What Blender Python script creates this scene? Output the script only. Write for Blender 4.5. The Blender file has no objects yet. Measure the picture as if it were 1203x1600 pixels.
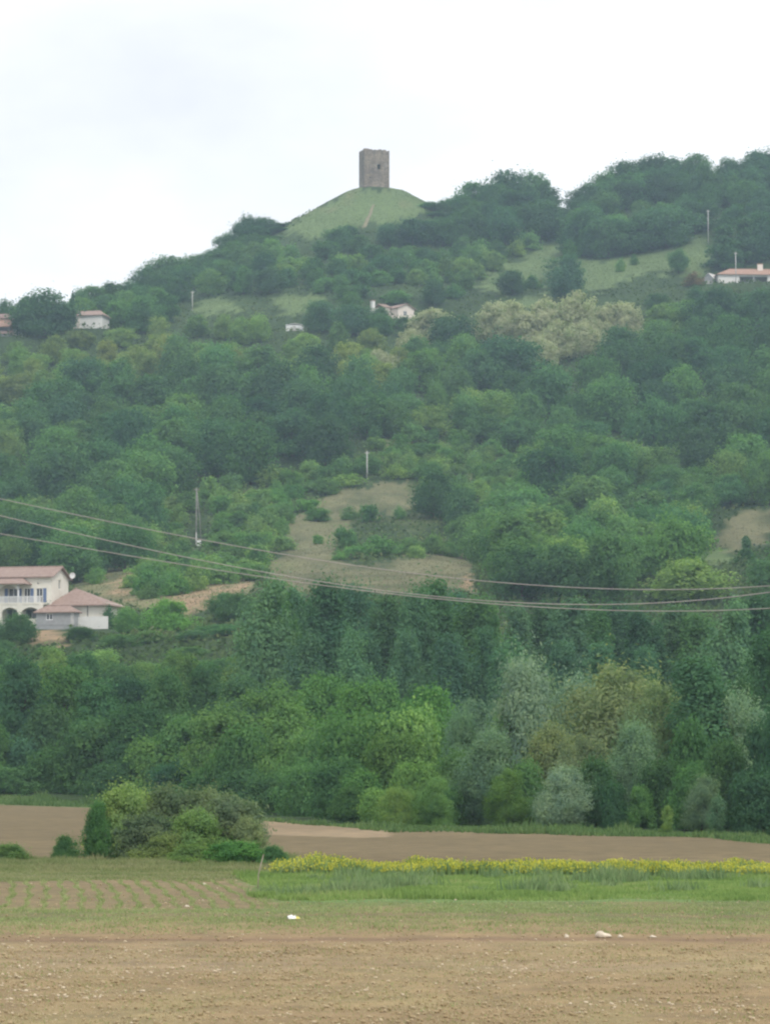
import bpy, math, random
import numpy as np
from mathutils import Vector, Matrix

random.seed(7)
RNG = np.random.default_rng(7)
SC = bpy.context.scene
COL = SC.collection
R = math.radians

# ------------------------------------------------------------------ camera
FPX, CX, CY, HOR, CAMZ = 4640.0, 601.5, 800.0, 1190.0, 3.75      # focal length in photo pixels, centre, horizon row, eye height
PITCH = math.atan((HOR - CY) / FPX)
cam_data = bpy.data.cameras.new('camera')
cam = bpy.data.objects.new('camera', cam_data)
COL.objects.link(cam)
cam.location = (0, 0, CAMZ)
cam.rotation_euler = (math.pi / 2 + PITCH, 0, 0)
cam_data.sensor_fit = 'VERTICAL'
cam_data.sensor_height = 24.0
cam_data.lens = 24.0 * FPX / 1600.0
cam_data.clip_start = 0.5
cam_data.clip_end = 8000
SC.camera = cam

# ------------------------------------------------------------------ sky, sun, exposure
SUN_EL, SUN_AZ = 52.0, 150.0          # the veiled sun stands high behind the camera, to the right
world = bpy.data.worlds.new('World')
SC.world = world
world.use_nodes = True
wn, wl = world.node_tree.nodes, world.node_tree.links
wn.clear()
w_out = wn.new('ShaderNodeOutputWorld')
w_bg = wn.new('ShaderNodeBackground')
w_bg.inputs['Strength'].default_value = 0.1
w_sky = wn.new('ShaderNodeTexSky')
w_sky.sky_type = 'NISHITA'
w_sky.sun_disc = False
w_sky.sun_elevation = R(SUN_EL)
w_sky.sun_rotation = R(SUN_AZ)
w_tc = wn.new('ShaderNodeTexCoord')
w_map = wn.new('ShaderNodeMapping')
w_map.inputs['Scale'].default_value = (1.0, 1.0, 2.2)
w_map.inputs['Location'].default_value = (1.7, 0.3, 0.1)
w_noise = wn.new('ShaderNodeTexNoise')
w_noise.inputs['Scale'].default_value = 5.0
w_noise.inputs['Detail'].default_value = 5.0
w_noise.inputs['Roughness'].default_value = 0.5
w_ramp = wn.new('ShaderNodeValToRGB')
w_ramp.color_ramp.elements[0].position = 0.32
w_ramp.color_ramp.elements[0].color = (7.4, 7.55, 8.0, 1)
w_ramp.color_ramp.elements[1].position = 0.54
w_ramp.color_ramp.elements[1].color = (9.4, 9.5, 9.8, 1)
w_mix = wn.new('ShaderNodeMix')
w_mix.data_type = 'RGBA'
w_mix.inputs[0].default_value = 0.93
wl.new(w_tc.outputs['Generated'], w_map.inputs['Vector'])
wl.new(w_map.outputs['Vector'], w_noise.inputs['Vector'])
wl.new(w_noise.outputs['Fac'], w_ramp.inputs['Fac'])
wl.new(w_sky.outputs['Color'], w_mix.inputs[6])
wl.new(w_ramp.outputs['Color'], w_mix.inputs[7])
wl.new(w_mix.outputs[2], w_bg.inputs['Color'])
wl.new(w_bg.outputs['Background'], w_out.inputs['Surface'])

sun_data = bpy.data.lights.new('sun', 'SUN')
sun_data.energy = 1.5
sun_data.angle = R(18)
sun_data.color = (1.0, 0.96, 0.9)
sun = bpy.data.objects.new('sun', sun_data)
COL.objects.link(sun)
_az, _el = R(SUN_AZ), R(SUN_EL)
SUN_DIR = Vector((math.sin(_az) * math.cos(_el), math.cos(_az) * math.cos(_el), math.sin(_el)))
sun.rotation_euler = SUN_DIR.to_track_quat('Z', 'Y').to_euler()
sun.location = (60, -60, 300)

SC.view_settings.view_transform = 'Standard'
SC.view_settings.look = 'None'
SC.view_settings.exposure = 0.45
SC.view_settings.gamma = 1.0
SC.render.engine = 'CYCLES'
SC.cycles.use_denoising = True
SC.cycles.max_bounces = 5
SC.cycles.diffuse_bounces = 3
SC.cycles.transmission_bounces = 3
SC.cycles.transparent_max_bounces = 6
SC.cycles.volume_bounces = 1
SC.cycles.filter_width = 2.3

# ------------------------------------------------------------------ pixel <-> place
_cp, _sp = math.cos(PITCH), math.sin(PITCH)


def at(px, py, Y):
    """The point at distance Y (metres north of the camera) that a photo pixel looks at."""
    x = (px - CX) / FPX
    y = (CY - py) / FPX
    t = Y / (_cp - y * _sp)
    return Vector((x * t, Y, CAMZ + t * (_sp + y * _cp)))


def proj(X, Y, Z):
    dz = np.asarray(Z) - CAMZ
    f = Y * _cp + dz * _sp
    u = -Y * _sp + dz * _cp
    return CX + FPX * np.asarray(X) / f, CY - FPX * u / f


def vnoise(x, y, seed=0):
    x, y = np.asarray(x, float), np.asarray(y, float)
    xi, yi = np.floor(x).astype(np.int64), np.floor(y).astype(np.int64)
    xf, yf = x - xi, y - yi
    xf, yf = xf * xf * (3 - 2 * xf), yf * yf * (3 - 2 * yf)

    def h(a, b):
        n = (a * 374761393 + b * 668265263 + seed * 1442695041) & 0xffffffff
        n = ((n ^ (n >> 13)) * 1274126177) & 0xffffffff
        return ((n ^ (n >> 16)) & 0xffff) / 65535.0
    return (h(xi, yi) * (1 - xf) + h(xi + 1, yi) * xf) * (1 - yf) + (h(xi, yi + 1) * (1 - xf) + h(xi + 1, yi + 1) * xf) * yf


def fbm(x, y, seed=0, n=4):
    s, a, t = 0.0, 1.0, 0.0
    for k in range(n):
        s = s + a * vnoise(np.asarray(x) * 2 ** k, np.asarray(y) * 2 ** k, seed + k)
        t += a
        a *= 0.5
    return s / t


# ------------------------------------------------------------------ height of the land
YK = [450, 580, 650, 740, 800, 850, 900, 950, 1000]
ROWS = {0: [985, 890, 800, 690, 600, 518, 545, 580, 610],
        250: [965, 870, 775, 665, 580, 508, 465, 455, 475],
        400: [945, 860, 765, 650, 572, 503, 445, 400, 368],
        480: [938, 852, 758, 645, 568, 502, 440, 390, 352],
        585: [930, 845, 750, 640, 565, 500, 437, 385, 345],
        720: [930, 850, 760, 650, 570, 500, 440, 385, 340],
        860: [930, 850, 760, 645, 560, 485, 437, 385, 335],
        1000: [930, 850, 755, 635, 550, 478, 428, 380, 300],
        1203: [930, 840, 745, 615, 535, 458, 412, 350, 288]}
_pxs = sorted(ROWS)
_YG = np.arange(0, 3001, 5.0)
_UG = np.linspace(-500, 1700, 111)
_prof = []
for p in _pxs:
    zk = [at(p, r, y).z for r, y in zip(ROWS[p], YK)]
    ys = [0, 262, 340] + YK + [1060, 1200, 1600, 3000]
    zs = [0, 0.0, 0.33 * zk[0]] + zk + [zk[-1] - 2, zk[-1] - 18, zk[-1] * 0.6, zk[-1] * 0.3]
    _prof.append(np.interp(_YG, ys, zs))
_prof = np.array(_prof)
_G = np.array([np.interp(_UG, _pxs, _prof[:, k]) for k in range(len(_YG))]).T
_ker = np.array([1, 4, 6, 4, 1.0]); _ker /= _ker.sum()
for _ in range(2):
    _G = np.apply_along_axis(lambda v: np.convolve(np.pad(v, 2, 'edge'), _ker, 'valid'), 1, _G)
    _G = np.apply_along_axis(lambda v: np.convolve(np.pad(v, 2, 'edge'), _ker, 'valid'), 0, _G)

MOTTE = at(588, 299, 1004)
PADS = [(at(70, 980, 452), 17, 17), (at(620, 500, 852), 9, 10), (at(1170, 447, 870), 16, 14), (at(138, 515, 844), 8, 10), (at(8, 528, 841), 11, 10), (at(460, 518, 837), 5, 8)]   # levelled plots of the houses


def ground(X, Y):
    X, Y = np.asarray(X, float), np.asarray(Y, float)
    px = CX + FPX * X / np.maximum(Y, 5.0) * 0.99
    u = np.clip((px - _UG[0]) / (_UG[1] - _UG[0]), 0, len(_UG) - 1.001)
    v = np.clip(Y / 5.0, 0, len(_YG) - 1.001)
    ui, vi = u.astype(int), v.astype(int)
    uf, vf = u - ui, v - vi
    z = (_G[ui, vi] * (1 - uf) + _G[ui + 1, vi] * uf) * (1 - vf) + (_G[ui, vi + 1] * (1 - uf) + _G[ui + 1, vi + 1] * uf) * vf
    hill = np.clip((Y - 470) / 80, 0, 1) * np.clip((2000 - Y) / 500, 0, 1)
    z = z + hill * ((fbm(X / 45, Y / 70, 3, 3) - 0.5) * 6.0 * np.clip((1000 - Y) / 60, 0.15, 1) + (fbm(X / 9, Y / 12, 9, 3) - 0.5) * 0.9)
    r = np.hypot(X - MOTTE.x, Y - MOTTE.y)
    dome = MOTTE.z - 0.6 * np.maximum(np.sqrt((np.maximum(r - 8.0, 0)) ** 2 + 4.0) - 2.0, 0) + (fbm(X / 5, Y / 5, 21, 3) - 0.5) * 0.5
    d = dome - z
    z = np.where(r < 60, z + np.where(d > 3, d, np.where(d < -3, 0, (d + 3) ** 2 / 12)), z)
    for p, rad, soft in PADS:
        k = np.clip(1 - (np.hypot(X - p.x, Y - p.y) - rad) / soft, 0, 1)
        k = k * k * (3 - 2 * k)
        z = z * (1 - k) + (p.z + 0.10 * (Y - p.y)) * k
    near = np.clip((24 - Y) / 14, 0, 1)
    z = z + 2.1 * near * near * (3 - 2 * near)
    far = np.clip((Y - 30) / 10, 0, 1) * np.clip((280 - Y) / 60, 0, 1)
    z = z + far * (fbm(X / 30, Y / 14, 31, 2) - 0.5) * 0.22
    return z


def gz(x, y):
    return float(ground(np.array([x]), np.array([y]))[0])


def ground_hit(px, row, y0=35.0, y1=1100.0):
    """The first place along the ray through a photo pixel where it meets the land."""
    x = (px - CX) / FPX
    yy = (CY - row) / FPX
    Ys = np.arange(y0, y1, 1.0)
    t = Ys / (_cp - yy * _sp)
    Z = CAMZ + t * (_sp + yy * _cp)
    g = ground(x * t, Ys)
    k = np.nonzero(g >= Z)[0]
    k = k[0] if len(k) else len(Ys) - 1
    return Vector((float(x * t[k]), float(Ys[k]), float(g[k])))


# ------------------------------------------------------------------ materials
MATS = {}


def mat(name, build):
    if name not in MATS:
        m = bpy.data.materials.new(name)
        m.use_nodes = True
        n, l = m.node_tree.nodes, m.node_tree.links
        n.clear()
        out = n.new('ShaderNodeOutputMaterial')
        build(n, l, out)
        MATS[name] = m
    return MATS[name]


def nnode(n, kind, **kw):
    x = n.new(kind)
    for k, v in kw.items():
        x.inputs[k].default_value = v
    return x


def noise(n, l, scale, detail=4.0, rough=0.55, coord='Object', stretch=None):
    tc = n.new('ShaderNodeTexCoord')
    t = nnode(n, 'ShaderNodeTexNoise', Scale=scale, Detail=detail, Roughness=rough)
    if stretch:
        mp = nnode(n, 'ShaderNodeMapping', Scale=stretch)
        l.new(tc.outputs[coord], mp.inputs['Vector'])
        l.new(mp.outputs['Vector'], t.inputs['Vector'])
    else:
        l.new(tc.outputs[coord], t.inputs['Vector'])
    return t.outputs['Fac']


def ramp(n, l, fac, stops):
    r = n.new('ShaderNodeValToRGB')
    e = r.color_ramp.elements
    while len(e) < len(stops):
        e.new(0.5)
    for k, (p, c) in enumerate(stops):
        e[k].position = p
        e[k].color = (*c, 1) if len(c) == 3 else c
    l.new(fac, r.inputs['Fac'])
    return r.outputs['Color']


def mixc(n, l, fac, a, b, mode='MIX'):
    m = n.new('ShaderNodeMix')
    m.data_type = 'RGBA'
    m.blend_type = mode
    for sock, v in ((m.inputs[0], fac), (m.inputs[6], a), (m.inputs[7], b)):
        if isinstance(v, (int, float)):
            sock.default_value = v
        elif isinstance(v, tuple):
            sock.default_value = (*v, 1)
        else:
            l.new(v, sock)
    return m.outputs[2]


def grey(n, l, fac, lo, hi, a=0.0, b=1.0):
    m = n.new('ShaderNodeMapRange')
    l.new(fac, m.inputs['Value'])
    m.inputs['From Min'].default_value = a
    m.inputs['From Max'].default_value = b
    m.inputs['To Min'].default_value = lo
    m.inputs['To Max'].default_value = hi
    return m.outputs['Result']


def plain(name, col, rough=0.8, var=0.25, scale=3.0, bump=0.0, metallic=0.0, stain=None):
    def b(n, l, out):
        p = nnode(n, 'ShaderNodeBsdfPrincipled', Roughness=rough, Metallic=metallic)
        f = noise(n, l, scale, 5)
        c = mixc(n, l, 1.0, col, ramp(n, l, f, [(0.3, (1 - var,) * 3), (0.7, (1 + var,) * 3)]), 'MULTIPLY')
        if stain:
            s = noise(n, l, scale * 0.35, 4, 0.6, stretch=(1, 1, 0.35))
            c = mixc(n, l, grey(n, l, s, 0, stain[0], 0.5, 0.72), c, stain[1])
        l.new(c, p.inputs['Base Color'])
        if bump:
            bn = nnode(n, 'ShaderNodeBump', Strength=bump, Distance=0.05)
            l.new(f, bn.inputs['Height'])
            l.new(bn.outputs['Normal'], p.inputs['Normal'])
        l.new(p.outputs['BSDF'], out.inputs['Surface'])
    return mat(name, b)


def foliage(name, blossom=None, share=0.0):
    """Leaves: the object's own colour, varied leaf by leaf, clump by clump and tree by tree."""
    def b(n, l, out):
        oi = n.new('ShaderNodeObjectInfo')
        ge = n.new('ShaderNodeNewGeometry')
        f = noise(n, l, 0.55, 3)
        c = mixc(n, l, 1.0, oi.outputs['Color'], ramp(n, l, ge.outputs['Random Per Island'], [(0.0, (0.8, 0.83, 0.84)), (0.6, (1.0, 1.0, 1.0)), (1.0, (1.25, 1.2, 1.1))]), 'MULTIPLY')
        c = mixc(n, l, 1.0, c, ramp(n, l, f, [(0.32, (0.74, 0.82, 0.9)), (0.68, (1.25, 1.17, 1.0))]), 'MULTIPLY')
        c = mixc(n, l, 1.0, c, ramp(n, l, oi.outputs['Random'], [(0.0, (0.82, 0.86, 0.92)), (0.5, (1.0, 1.0, 1.0)), (1.0, (1.12, 1.08, 1.0))]), 'MULTIPLY')
        if blossom:
            g = grey(n, l, noise(n, l, 0.5, 3), -0.5, 1.5)
            m1 = n.new('ShaderNodeMath'); m1.operation = 'ADD'
            m1.operation = 'MULTIPLY_ADD'; m1.inputs[1].default_value = 0.5; l.new(ge.outputs['Random Per Island'], m1.inputs[0]); l.new(g, m1.inputs[2])
            c = mixc(n, l, grey(n, l, m1.outputs[0], 0.95, 0, 0.7, 1.3), c, blossom)
        d = nnode(n, 'ShaderNodeBsdfDiffuse', Roughness=0.5)
        t = n.new('ShaderNodeBsdfTranslucent')
        l.new(c, d.inputs['Color'])
        l.new(mixc(n, l, 1.0, c, (1.1, 1.3, 0.75), 'MULTIPLY'), t.inputs['Color'])
        ms = nnode(n, 'ShaderNodeMixShader', Fac=0.4)
        l.new(d.outputs['BSDF'], ms.inputs[1]); l.new(t.outputs['BSDF'], ms.inputs[2])
        l.new(ms.outputs['Shader'], out.inputs['Surface'])
    return mat(name, b)


def scatter_mat(name, stops, clump=0.15, spread=0.5, trans=0.25):
    """Many small loose pieces (blades, stones): a colour for each piece from a ramp, shifted by a broad noise."""
    def b(n, l, out):
        ge = n.new('ShaderNodeNewGeometry')
        f = noise(n, l, clump, 4)
        m = n.new('ShaderNodeMath'); m.operation = 'MULTIPLY_ADD'
        l.new(ge.outputs['Random Per Island'], m.inputs[0])
        m.inputs[1].default_value = spread
        l.new(grey(n, l, f, -spread / 2, 1 - spread / 2, 0.25, 0.75), m.inputs[2])
        c = ramp(n, l, m.outputs[0], stops)
        d = nnode(n, 'ShaderNodeBsdfDiffuse', Roughness=0.6)
        l.new(c, d.inputs['Color'])
        if trans:
            t = n.new('ShaderNodeBsdfTranslucent')
            l.new(c, t.inputs['Color'])
            ms = nnode(n, 'ShaderNodeMixShader', Fac=trans)
            l.new(d.outputs['BSDF'], ms.inputs[1]); l.new(t.outputs['BSDF'], ms.inputs[2])
            l.new(ms.outputs['Shader'], out.inputs['Surface'])
        else:
            l.new(d.outputs['BSDF'], out.inputs['Surface'])
    return mat(name, b)


def b_land(n, l, out):
    a = n.new('ShaderNodeAttribute'); a.attribute_name = 'earth'
    p = nnode(n, 'ShaderNodeBsdfPrincipled', Roughness=0.95)
    p.inputs['Specular IOR Level'].default_value = 0.1
    f1 = noise(n, l, 0.9, 6, 0.65)
    f2 = noise(n, l, 11.0, 4, 0.6)
    f3 = noise(n, l, 0.05, 4, 0.6)
    c = mixc(n, l, 1.0, a.outputs['Color'], ramp(n, l, f1, [(0.3, (0.72, 0.74, 0.76)), (0.7, (1.22, 1.2, 1.16))]), 'MULTIPLY')
    c = mixc(n, l, 1.0, c, ramp(n, l, f2, [(0.3, (0.88,) * 3), (0.7, (1.12,) * 3)]), 'MULTIPLY')
    c = mixc(n, l, 1.0, c, ramp(n, l, f3, [(0.3, (0.86,) * 3), (0.7, (1.12,) * 3)]), 'MULTIPLY')
    l.new(c, p.inputs['Base Color'])
    bn = nnode(n, 'ShaderNodeBump', Strength=0.3, Distance=0.04)
    l.new(f2, bn.inputs['Height'])
    l.new(bn.outputs['Normal'], p.inputs['Normal'])
    l.new(p.outputs['BSDF'], out.inputs['Surface'])


def b_masonry(n, l, out):
    p = nnode(n, 'ShaderNodeBsdfPrincipled', Roughness=0.92)
    tc = n.new('ShaderNodeTexCoord')
    v = nnode(n, 'ShaderNodeTexVoronoi', Scale=1.0)
    mp = nnode(n, 'ShaderNodeMapping', Scale=(1.9, 1.9, 3.4))
    l.new(tc.outputs['Object'], mp.inputs['Vector'])
    l.new(mp.outputs['Vector'], v.inputs['Vector'])
    ge = n.new('ShaderNodeSeparateColor')
    l.new(v.outputs['Color'], ge.inputs['Color'])
    c = ramp(n, l, ge.outputs['Red'], [(0.0, (0.165, 0.132, 0.098)), (0.5, (0.225, 0.185, 0.14)), (1.0, (0.305, 0.255, 0.195))])
    s = noise(n, l, 0.5, 5, 0.6, stretch=(1, 1, 0.45))
    c = mixc(n, l, 1.0, c, ramp(n, l, s, [(0.35, (0.62, 0.62, 0.66)), (0.65, (1.12, 1.1, 1.06))]), 'MULTIPLY')
    s2 = noise(n, l, 0.28, 3, 0.5)
    c = mixc(n, l, grey(n, l, s2, 0, 0.7, 0.62, 0.70), c, (0.33, 0.30, 0.27))
    l.new(c, p.inputs['Base Color'])
    bn = nnode(n, 'ShaderNodeBump', Strength=0.8, Distance=0.12)
    l.new(v.outputs['Distance'], bn.inputs['Height'])
    bn.invert = True
    l.new(bn.outputs['Normal'], p.inputs['Normal'])
    l.new(p.outputs['BSDF'], out.inputs['Surface'])


def b_tiles(c0, c1, pitch):
    def b(n, l, out):
        p = nnode(n, 'ShaderNodeBsdfPrincipled', Roughness=0.85)
        tc = n.new('ShaderNodeTexCoord')
        w = nnode(n, 'ShaderNodeTexWave', Scale=pitch, Distortion=0.4)
        w.wave_profile = 'SIN'
        l.new(tc.outputs['Object'], w.inputs['Vector'])
        f = noise(n, l, 1.6, 5, 0.7)
        c = ramp(n, l, f, [(0.25, c0), (0.75, c1)])
        c = mixc(n, l, 1.0, c, ramp(n, l, w.outputs['Fac'], [(0.0, (0.8,) * 3), (1.0, (1.1,) * 3)]), 'MULTIPLY')
        l.new(c, p.inputs['Base Color'])
        bn = nnode(n, 'ShaderNodeBump', Strength=0.5, Distance=0.06)
        l.new(w.outputs['Fac'], bn.inputs['Height'])
        l.new(bn.outputs['Normal'], p.inputs['Normal'])
        l.new(p.outputs['BSDF'], out.inputs['Surface'])
    return b


def b_glass(n, l, out):
    p = nnode(n, 'ShaderNodeBsdfPrincipled', Roughness=0.08)
    p.inputs['Base Color'].default_value = (0.03, 0.035, 0.04, 1)
    p.inputs['Specular IOR Level'].default_value = 0.6
    l.new(p.outputs['BSDF'], out.inputs['Surface'])


M_LAND = mat('land', b_land)
M_STONE = mat('old_masonry', b_masonry)
M_TILE = mat('weathered_tiles', b_tiles((0.25, 0.165, 0.135), (0.42, 0.305, 0.25), 3.0))
M_TILE2 = mat('orange_tiles', b_tiles((0.31, 0.175, 0.125), (0.45, 0.29, 0.215), 3.0))
M_TILE3 = mat('brown_tiles', b_tiles((0.19, 0.12, 0.10), (0.32, 0.21, 0.18), 3.0))
M_GLASS = mat('dark_glass', b_glass)
M_CREAM = plain('cream_render', (0.76, 0.72, 0.62), 0.9, 0.06, 1.2, stain=(0.3, (0.58, 0.52, 0.42)))
M_PINK = plain('pink_render', (0.74, 0.65, 0.57), 0.9, 0.06, 1.2)
M_WHITE = plain('white_render', (0.72, 0.70, 0.66), 0.88, 0.06, 1.0, stain=(0.3, (0.55, 0.53, 0.5)))
M_GREYW = plain('grey_render', (0.34, 0.34, 0.34), 0.9, 0.12, 2.0, stain=(0.4, (0.27, 0.26, 0.25)))
M_WPAINT = plain('white_paint', (0.78, 0.77, 0.75), 0.5, 0.04, 2.0)
M_BLUE = plain('blue_shutter_paint', (0.11, 0.16, 0.29), 0.6, 0.15, 3.0)
M_DARK = plain('dark_interior', (0.05, 0.045, 0.04), 0.9, 0.2)
M_BARK = plain('bark', (0.10, 0.085, 0.065), 0.95, 0.35, 6.0, 0.6)
M_POLE = plain('weathered_pole', (0.22, 0.205, 0.19), 0.9, 0.2, 2.0)
M_CONC = plain('pale_concrete', (0.50, 0.48, 0.45), 0.85, 0.12, 2.0)
M_WIRE = plain('dull_wire', (0.38, 0.34, 0.32), 0.55, 0.1, 1.0)
M_CERAM = plain('insulator', (0.25, 0.14, 0.10), 0.3, 0.1)
M_ROCK = plain('pale_rock', (0.62, 0.54, 0.42), 0.9, 0.2, 6.0, 0.5)
M_PLASTIC = plain('white_plastic', (0.80, 0.79, 0.74), 0.45, 0.05)
M_YPLASTIC = plain('yellow_plastic', (0.62, 0.55, 0.12), 0.45, 0.1)
M_STICK = plain('dry_stick', (0.34, 0.29, 0.22), 0.9, 0.2)
M_PATH = plain('worn_earth', (0.19, 0.172, 0.10), 0.95, 0.35, 1.5, 0.4)
M_LEAF = foliage('leaves')
M_BLOSSOM = foliage('leaves_with_blossom', (0.50, 0.495, 0.32), 0.42)

# ------------------------------------------------------------------ mesh helpers


def quick_mesh(name, V, F):
    V, F = np.asarray(V, np.float32), np.asarray(F, np.int32)
    me = bpy.data.meshes.new(name)
    me.vertices.add(len(V))
    me.vertices.foreach_set('co', V.ravel())
    k = F.shape[1]
    me.loops.add(F.size)
    me.loops.foreach_set('vertex_index', F.ravel())
    me.polygons.add(len(F))
    me.polygons.foreach_set('loop_start', np.arange(0, F.size, k, dtype=np.int32))
    me.polygons.foreach_set('loop_total', np.full(len(F), k, np.int32))
    me.update(calc_edges=True)
    return me


def obj(name, me, m=None, parent=None, loc=None, rotz=None):
    o = bpy.data.objects.new(name, me)
    COL.objects.link(o)
    if m is not None and me is not None and not me.materials:
        me.materials.append(m)
    if parent is not None:
        o.parent = parent
    if loc is not None:
        o.location = loc
    if rotz is not None:
        o.rotation_euler = (0, 0, rotz)
    return o


def tag(o, label=None, cat=None, group=None, kind=None):
    if label:
        o['label'] = label
    if cat:
        o['category'] = cat
    if group:
        o['group'] = group
    if kind:
        o['kind'] = kind
    return o


def thing(name, label, cat, loc, rotz=0.0, group=None):
    o = bpy.data.objects.new(name, None)
    COL.objects.link(o)
    o.empty_display_size = 0.3
    o.location = loc
    o.rotation_euler = (0, 0, rotz)
    return tag(o, label, cat, group)


class MB:
    """Collects faces of one part."""

    def __init__(self):
        self.v, self.f = [], []

    def add(self, vs, fs):
        b = len(self.v)
        self.v += [tuple(x) for x in vs]
        self.f += [tuple(i + b for i in q) for q in fs]
        return self

    def box(self, x0, x1, y0, y1, z0, z1):
        v = [(x, y, z) for z in (z0, z1) for y in (y0, y1) for x in (x0, x1)]
        return self.add(v, [(0, 2, 3, 1), (4, 5, 7, 6), (0, 1, 5, 4), (2, 6, 7, 3), (0, 4, 6, 2), (1, 3, 7, 5)])

    def tube(self, pts, rads, n=8, cap=True):
        pts = [Vector(p) for p in pts]
        rings = []
        for i, p in enumerate(pts):
            d = (pts[min(i + 1, len(pts) - 1)] - pts[max(i - 1, 0)]).normalized()
            a = d.orthogonal().normalized() if abs(d.z) < 0.9 else Vector((1, 0, 0))
            a = (a - d * a.dot(d)).normalized()
            bb = d.cross(a)
            rings.append([p + (a * math.cos(2 * math.pi * k / n) + bb * math.sin(2 * math.pi * k / n)) * rads[i] for k in range(n)])
        vs = [x for r in rings for x in r]
        fs = [(i * n + k, i * n + (k + 1) % n, (i + 1) * n + (k + 1) % n, (i + 1) * n + k) for i in range(len(pts) - 1) for k in range(n)]
        if cap:
            fs += [tuple(range(n))[::-1], tuple(range((len(pts) - 1) * n, len(pts) * n))]
        return self.add(vs, fs)

    def slab(self, poly, thick):
        """Closed slab: a planar polygon (roof plane) and the same one lower by thick."""
        n = len(poly)
        v = [tuple(p) for p in poly] + [(p[0], p[1], p[2] - thick) for p in poly]
        f = [tuple(range(n)), tuple(range(2 * n - 1, n - 1, -1))]
        f += [(i, i + n, (i + 1) % n + n, (i + 1) % n) for i in range(n)]
        return self.add(v, f)

    def mesh(self, name, smooth=False):
        me = bpy.data.meshes.new(name)
        me.from_pydata(self.v, [], self.f)
        me.update()
        if smooth:
            me.polygons.foreach_set('use_smooth', [True] * len(me.polygons))
        return me

    def build(self, name, m, parent=None, smooth=False):
        return obj(name, self.mesh(name, smooth), m, parent)


def wall(mb, W, H, T, holes=(), frame=None):
    """A wall W long, H high, T thick with openings; frame maps (along, depth, up) to a point."""
    frame = frame or (lambda x, y, z: (x, y, z))
    xs = sorted({0.0, W} | {a for h in holes for a in h[:2]})
    zs = sorted({0.0, H} | {a for h in holes for a in h[2:]})
    solid = {}
    for i in range(len(xs) - 1):
        for j in range(len(zs) - 1):
            cx, cz = (xs[i] + xs[i + 1]) / 2, (zs[j] + zs[j + 1]) / 2
            solid[i, j] = not any(h[0] < cx < h[1] and h[2] < cz < h[3] for h in holes)
    for (i, j), s in solid.items():
        if not s:
            continue
        a, b, c, d = xs[i], xs[i + 1], zs[j], zs[j + 1]
        q = [frame(x, y, z) for (x, y, z) in ((a, 0, c), (b, 0, c), (b, 0, d), (a, 0, d), (a, T, c), (b, T, c), (b, T, d), (a, T, d))]
        f = [(0, 1, 2, 3), (5, 4, 7, 6)]
        if not solid.get((i - 1, j)):
            f.append((4, 0, 3, 7))
        if not solid.get((i + 1, j)):
            f.append((1, 5, 6, 2))
        if not solid.get((i, j - 1)):
            f.append((4, 5, 1, 0))
        if not solid.get((i, j + 1)):
            f.append((3, 2, 6, 7))
        mb.add(q, f)
    return mb


def window(parent, x0, x1, z0, z1, frame, depth=0.14, bar=0.07, mullion=True):
    """A window part in an opening: white frame, its pane a sub-part."""
    f = MB()

    def bx(a, b, c, d):
        q = [frame(x, y, z) for z in (c, d) for y in (depth, depth + 0.06) for x in (a, b)]
        f.add(q, [(0, 2, 3, 1), (4, 5, 7, 6), (0, 1, 5, 4), (2, 6, 7, 3), (0, 4, 6, 2), (1, 3, 7, 5)])
    bx(x0, x1, z0, z0 + bar); bx(x0, x1, z1 - bar, z1)
    bx(x0, x0 + bar, z0 + bar, z1 - bar); bx(x1 - bar, x1, z0 + bar, z1 - bar)
    if mullion:
        c = (x0 + x1) / 2
        bx(c - bar / 2, c + bar / 2, z0 + bar, z1 - bar)
    w = f.build('window', M_WPAINT, parent)
    g = MB()
    g.add([frame(x, depth + 0.04, z) for x, z in ((x0 + bar, z0 + bar), (x1 - bar, z0 + bar), (x1 - bar, z1 - bar), (x0 + bar, z1 - bar))], [(0, 1, 2, 3)])
    g.build('pane', M_GLASS, w)
    return w


# ------------------------------------------------------------------ the land
def inpoly(px, py, poly):
    px, py = np.asarray(px, float), np.asarray(py, float)
    r = np.zeros(np.broadcast(px, py).shape, bool)
    n = len(poly)
    for i in range(n):
        x0, y0 = poly[i]
        x1, y1 = poly[(i + 1) % n]
        if y0 == y1:
            continue
        c = ((y0 > py) != (y1 > py)) & (px < (x1 - x0) * (py - y0) / (y1 - y0) + x0)
        r ^= c
    return r


MEADOWS = [  # open grass on the hill, as seen in the photograph (pixels of the ground they cover)
    [(440, 366), (460, 350), (545, 296), (640, 296), (665, 318), (640, 345), (575, 350), (500, 372)],
    [(418, 460), (505, 460), (500, 492), (440, 494)],
    [(296, 482), (330, 470), (380, 468), (380, 484), (310, 492)],
    [(735, 452), (790, 415), (872, 372), (890, 398), (930, 410), (1000, 394), (1060, 385), (1105, 362), (1120, 385), (1095, 432), (1040, 425), (1000, 432), (940, 455), (900, 460), (840, 440), (780, 462)],
    [(770, 478), (860, 455), (870, 470), (790, 488)],
    [(1080, 868), (1150, 850), (1150, 880), (1110, 885)]]
DRY = [  # dry grass and bare ground
    [(440, 830), (480, 790), (540, 765), (640, 748), (652, 790), (610, 808), (560, 800), (540, 840), (520, 870), (560, 885), (650, 870), (720, 860), (742, 882), (742, 930), (420, 930), (420, 880), (440, 860)],
    [(110, 920), (120, 895), (190, 885), (260, 905), (400, 895), (400, 925), (340, 950), (180, 950)],
    [(1100, 845), (1160, 800), (1215, 795), (1215, 850), (1150, 862)],
    [(590, 685), (640, 672), (640, 700), (600, 705)],
    [(700, 720), (760, 715), (760, 745), (710, 745)]]
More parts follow.
